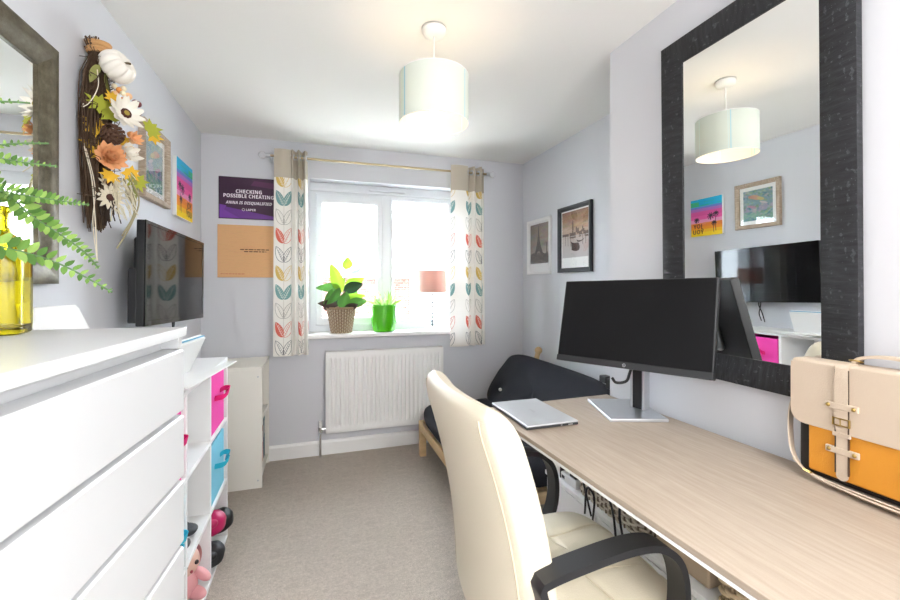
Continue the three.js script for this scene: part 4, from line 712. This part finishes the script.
// ------------------------------------------------------------------ harvest swag on the left wall
{
  const o = thing('harvest_swag', 'twig swag with white pumpkin and autumn flowers on the wall', 'wreath', [LW, 1.298, -1.79]);
  const Y = v => (284 - v) / 417 * 1.54, X = u => Math.max(.03, .047 + (u - 95) * .0030);
  const tw = []; for (let k = 0; k < 150; k++) { const a = rr(0, 6.28), r = Math.sqrt(rnd()), top = rnd() < .5, y0 = Y(rr(205, 228)), y1 = Y(rr(42, 54)), dx = Math.cos(a) * r, dz = Math.sin(a) * r; const c = .036; tw.push(tube([[c + dx * .025, y0, dz * .04 + rr(-.02, .02)], [c + dx * .033, Y(170), dz * .07 + rr(-.012, .012)], [c + dx * .033 + rr(-.008, .008), Y(120), dz * .078 + rr(-.015, .015)], [c + dx * .03 + rr(-.006, .006), Y(80), dz * .062 + rr(-.012, .012)], [c + dx * .018, Y(57), dz * .022], [c + dx * .035, y1, dz * .042]].map(q => [Math.max(.004, q[0]), q[1], q[2]]), rr(.0012, .0024), 14, 4).translate(0, 0, -.012)); }
  for (let k = 0; k < 170; k++) { const y = Y(rr(62, 205)), a = rr(-1, 1); tw.push(tube([[.05, y, a * .05], [.05 + rr(0, .03), y + rr(0, .03), a * .09 + rr(-.02, .02)], [.045 + rr(-.02, .04), y + rr(-.01, .06), a * .11 + rr(-.03, .03)]].map(q => [Math.max(.004, q[0]), q[1], q[2]]), .0012, 6, 4).translate(0, 0, -.012)); }
  part('twig_bundle', tw, M(0x54402f, .9), o);
  part('binding', [0, 1, 2, 3].map(k => new THREE.TorusGeometry(.031, .0062, 6, 24).rotateX(Math.PI / 2 + rr(-.15, .15)).translate(.045, Y(55) + k * .009 + (k > 1 ? .006 : 0), -.012)), M(0xc99a66, .85), o);
  const pk = part('pumpkin', surf((u, v) => { const a = u * 6.28318, th = v * Math.PI, rb = 1.04 - .2 * Math.pow(1 - Math.abs(Math.cos(a * 5.5)), 1.6), s = Math.sin(th), R = .066 * Math.pow(s, .8) * rb, y = .056 * Math.cos(th) * (1 - .45 * Math.exp(-Math.pow(s / .35, 2))); return [Math.cos(a) * R, y, Math.sin(a) * R]; }, 88, 28, true), M(0xf3eee4, .6), o, [X(119) - .012, Y(68), .008], [.5, 0, -1.0]); pk.scale.setScalar(.84);
  part('stalk', tube([[0, .02, 0], [.003, .04, .002], [.012, .054, .005]], .005, 8, 6), M(0x6b5a40, .8), pk);
  const pet = (L, W, cup) => surf((u, v) => { const s = u * 2 - 1, w = W / 2 * Math.pow(Math.sin(Math.PI * Math.pow(Math.min(v, .98), .7)), .7); return [s * w, L * v, cup * v * v * L - Math.abs(s) * w * .2]; }, 4, 6);
  function flower(name, p, dir, layers, pm, cr, cm, cm2) {
    const f = new THREE.Group(); f.name = name; f.position.set(...p); f.quaternion.setFromUnitVectors(V(0, 0, 1), V(...dir).normalize()); o.add(f);
    const gs = []; layers.forEach(([n, L, W, cup, tilt], j) => { for (let k = 0; k < n; k++) gs.push(pet(L * rr(.9, 1.1), W, cup).rotateX(tilt).translate(0, cr * .6, 0).rotateZ(k / n * 6.28318 + j * .3).translate(0, 0, j * .004)); });
    part('petals', gs, pm, f);
    if (cm) { const c = part('flower_centre', new THREE.SphereGeometry(cr, 18, 8, 0, 6.3, 0, 1.57).rotateX(Math.PI / 2).scale(1, 1, .55), cm, f); if (cm2) part('seed_ring', new THREE.SphereGeometry(cr * .6, 14, 6, 0, 6.3, 0, 1.57).rotateX(Math.PI / 2).scale(1, 1, .95).translate(0, 0, cr * .12), cm2, c); }
    return f;
  }
  const petW = M(0xf1ece0, .7, { side: THREE.DoubleSide }), petO = M(0xf0b27e, .75, { side: THREE.DoubleSide }), brownC = M(0x4a2a22, .9), gold = M(0x9d8a3c, .9), petC = M(0xd9cfb8, .75, { side: THREE.DoubleSide });
  flower('sunflower', [X(124), Y(113), .015], [.75, .1, .75], [[11, .05, .026, .3, .15], [9, .046, .024, .4, .3]], petW, .02, brownC, gold);
  flower('peach_bloom', [X(108), Y(157), .02], [.7, .1, .75], [[12, .05, .036, .35, .2], [11, .042, .032, .5, .5], [9, .032, .028, .6, .8], [6, .022, .022, .7, 1.1]], petO, .008, M(0xe59a5e, .8));
  flower('white_bloom', [X(122), Y(150), -.005], [.9, .2, .3], [[7, .042, .034, .5, .3], [6, .03, .026, .6, .7]], petW, .008, M(0xe9dfc8, .8));
  flower('orange_bloom', [X(130), Y(136), .0], [.8, .2, .5], [[8, .026, .018, .5, .3], [6, .02, .016, .6, .7]], petO, .007, M(0xd98238, .8));
  flower('daisy', [X(109), Y(195), .015], [.7, .05, .75], [[13, .042, .014, .1, .1]], petC, .013, brownC);
  flower('daisy', [X(106), Y(181), .0], [.75, .3, .6], [[12, .036, .013, .2, .2]], petC, .012, brownC);
  flower('daisy', [X(121), Y(190), -.02], [.9, .1, .3], [[12, .036, .013, .3, .4]], petC, .006, M(0xcfc3a4, .8));
  const leafM = { olive: M(0x8a8a4a, .7, { side: THREE.DoubleSide }), green: M(0xa3a832, .65, { side: THREE.DoubleSide }), yellow: M(0xdfb02c, .65, { side: THREE.DoubleSide }) };
  const maple = s => { const sh = new THREE.Shape(), pts = [[0, 0], [.18, .1], [.5, .05], [.36, .3], [.62, .5], [.3, .52], [.3, .78], [.12, .66], [0, 1], [-.12, .66], [-.3, .78], [-.3, .52], [-.62, .5], [-.36, .3], [-.5, .05], [-.18, .1]]; sh.moveTo(0, 0); pts.slice(1).forEach(p => sh.lineTo(p[0] * s, p[1] * s)); sh.closePath(); return new THREE.ExtrudeGeometry(sh, { depth: .0008, bevelEnabled: false }); };
  [[113, 122, .01, 'green', .085, .2], [107, 112, .03, 'green', .07, 1.0], [103, 134, .02, 'yellow', .075, .9], [102, 147, .02, 'yellow', .07, 1.5], [138, 122, -.03, 'green', .07, -1.3], [140, 126, -.04, 'yellow', .06, -1.7], [122, 165, .0, 'yellow', .06, -2.4], [116, 104, .02, 'yellow', .05, .6], [118, 143, .01, 'yellow', .06, -.8], [111, 170, .02, 'yellow', .055, 2.8], [106, 152, .02, 'yellow', .06, 2.2], [128, 170, -.02, 'green', .07, -2.8]].forEach(([u, v, z, m, s, ro]) => { const l = part('maple_leaf', maple(s), leafM[m], o, [X(u), Y(v), z]); l.rotation.order = 'YXZ'; l.rotation.set(-.25, .75, ro); });
  [[102, 72, .045, 95, 92, .06], [106, 76, .03, 110, 100, .03], [128, 168, 0, 132, 196, -.02]].forEach(([a, b, z, c, d, z2]) => { const f = [X(a), Y(b), z], t = [X(c), Y(d), z2], L = Math.hypot(f[0] - t[0], f[1] - t[1], f[2] - t[2]); place(part('long_leaf', leafGeo(L, .026, .3, .1), leafM.olive, o), f, t, .9); });
  const bm = [M(0xf3e6c4, .5), M(0xe59a52, .5), M(0xf1c596, .5)], wine = P(0x7a1f2a, .3, { clearcoat: .5 });
  [[115, 84], [121, 88], [117, 93], [126, 92], [123, 97], [130, 93], [113, 96], [119, 100], [128, 100], [125, 86], [133, 131], [136, 137], [130, 141]].forEach(([u, v], k) => part('berry', ball(.0095 + (k % 3) * .0015, X(u) - .02, Y(v), -.02 + (k % 4) * .006, 12), bm[k % 3], o));
  [[134, 96], [138, 98], [133, 103], [137, 106], [127, 143], [131, 146], [123, 145], [134, 149]].forEach(([u, v], k) => part('berry', ball(.0115, X(u) - .02, Y(v), -.04 + (k % 3) * .008, 14), wine, o));
  const cone = []; for (let j = 0; j < 8; j++) for (let k = 0; k < 9; k++) { const a = k / 9 * 6.28318 + j * .35, r = .028 * Math.sin((j + 1) / 9.5 * Math.PI); cone.push(new THREE.ConeGeometry(.0085, .018, 5).scale(1, 1, .5).rotateX(-.9).rotateY(0).translate(0, 0, r).rotateY(a).translate(0, j * .0085 - .03, 0)); }
  part('pine_cone', [...cone, ball(.016, 0, 0, 0, 10)], M(0x5c4030, .85), o, [X(113), Y(135), .03], [1.1, .6, 0]);
  const tail = (pts, r) => tube(pts, r, 20, 5);
  const grass = []; [[125, 172, 136, 195, 128, 222, 116, 244], [120, 175, 132, 196, 131, 212, 121, 232], [124, 190, 131, 205, 128, 222, 123, 228]].forEach(q => grass.push(tail([[X(q[0]), Y(q[1]), .0], [X(q[2]), Y(q[3]), .0], [X(q[4]), Y(q[5]), .01], [X(q[6]), Y(q[7]), .02]], .0028)));
  part('dried_grass', grass, M(0xa39a7a, .85), o);
  const fil = []; for (let k = 0; k < 60; k++) { const u = rr(108, 130), v = rr(170, 206); fil.push(bar([X(u), Y(v), rr(-.01, .02)], [X(u + rr(2, 8)), Y(v + rr(2, 16)), rr(-.01, .03)], .0016, 4)); }
  part('dried_filler', fil, M(0xe2d8bd, .85), o);
  const tips = []; for (let k = 0; k < 22; k++) { const u = rr(100, 116), v = rr(196, 206); tips.push(bar([X(u) - .01, Y(v), rr(-.02, .03)], [X(u + rr(-2, 4)) - .01, Y(v + rr(10, 24)), rr(-.02, .03)], .0022, 4)); }
  part('seed_tips', tips, M(0x3f3128, .9), o);
  part('twine', [tube([[X(88), Y(148), .06], [X(93), Y(158), .07], [X(97), Y(180), .06], [X(98), Y(205), .05], [X(100), Y(235), .05], [X(101), Y(256), .05]], .0017, 40, 6), tube([[X(88), Y(148), .055], [X(95), Y(162), .066], [X(99), Y(190), .05], [X(97), Y(220), .052], [X(101), Y(256), .05]], .0015, 40, 6), tube([[X(101), Y(78), .05], [X(103), Y(95), .06], [X(95), Y(113), .07], [X(87), Y(116), .07], [X(83), Y(112), .06]], .0016, 30, 6)], M(0xe6dcc8, .9), o);
}
renderer.render(scene, camera);
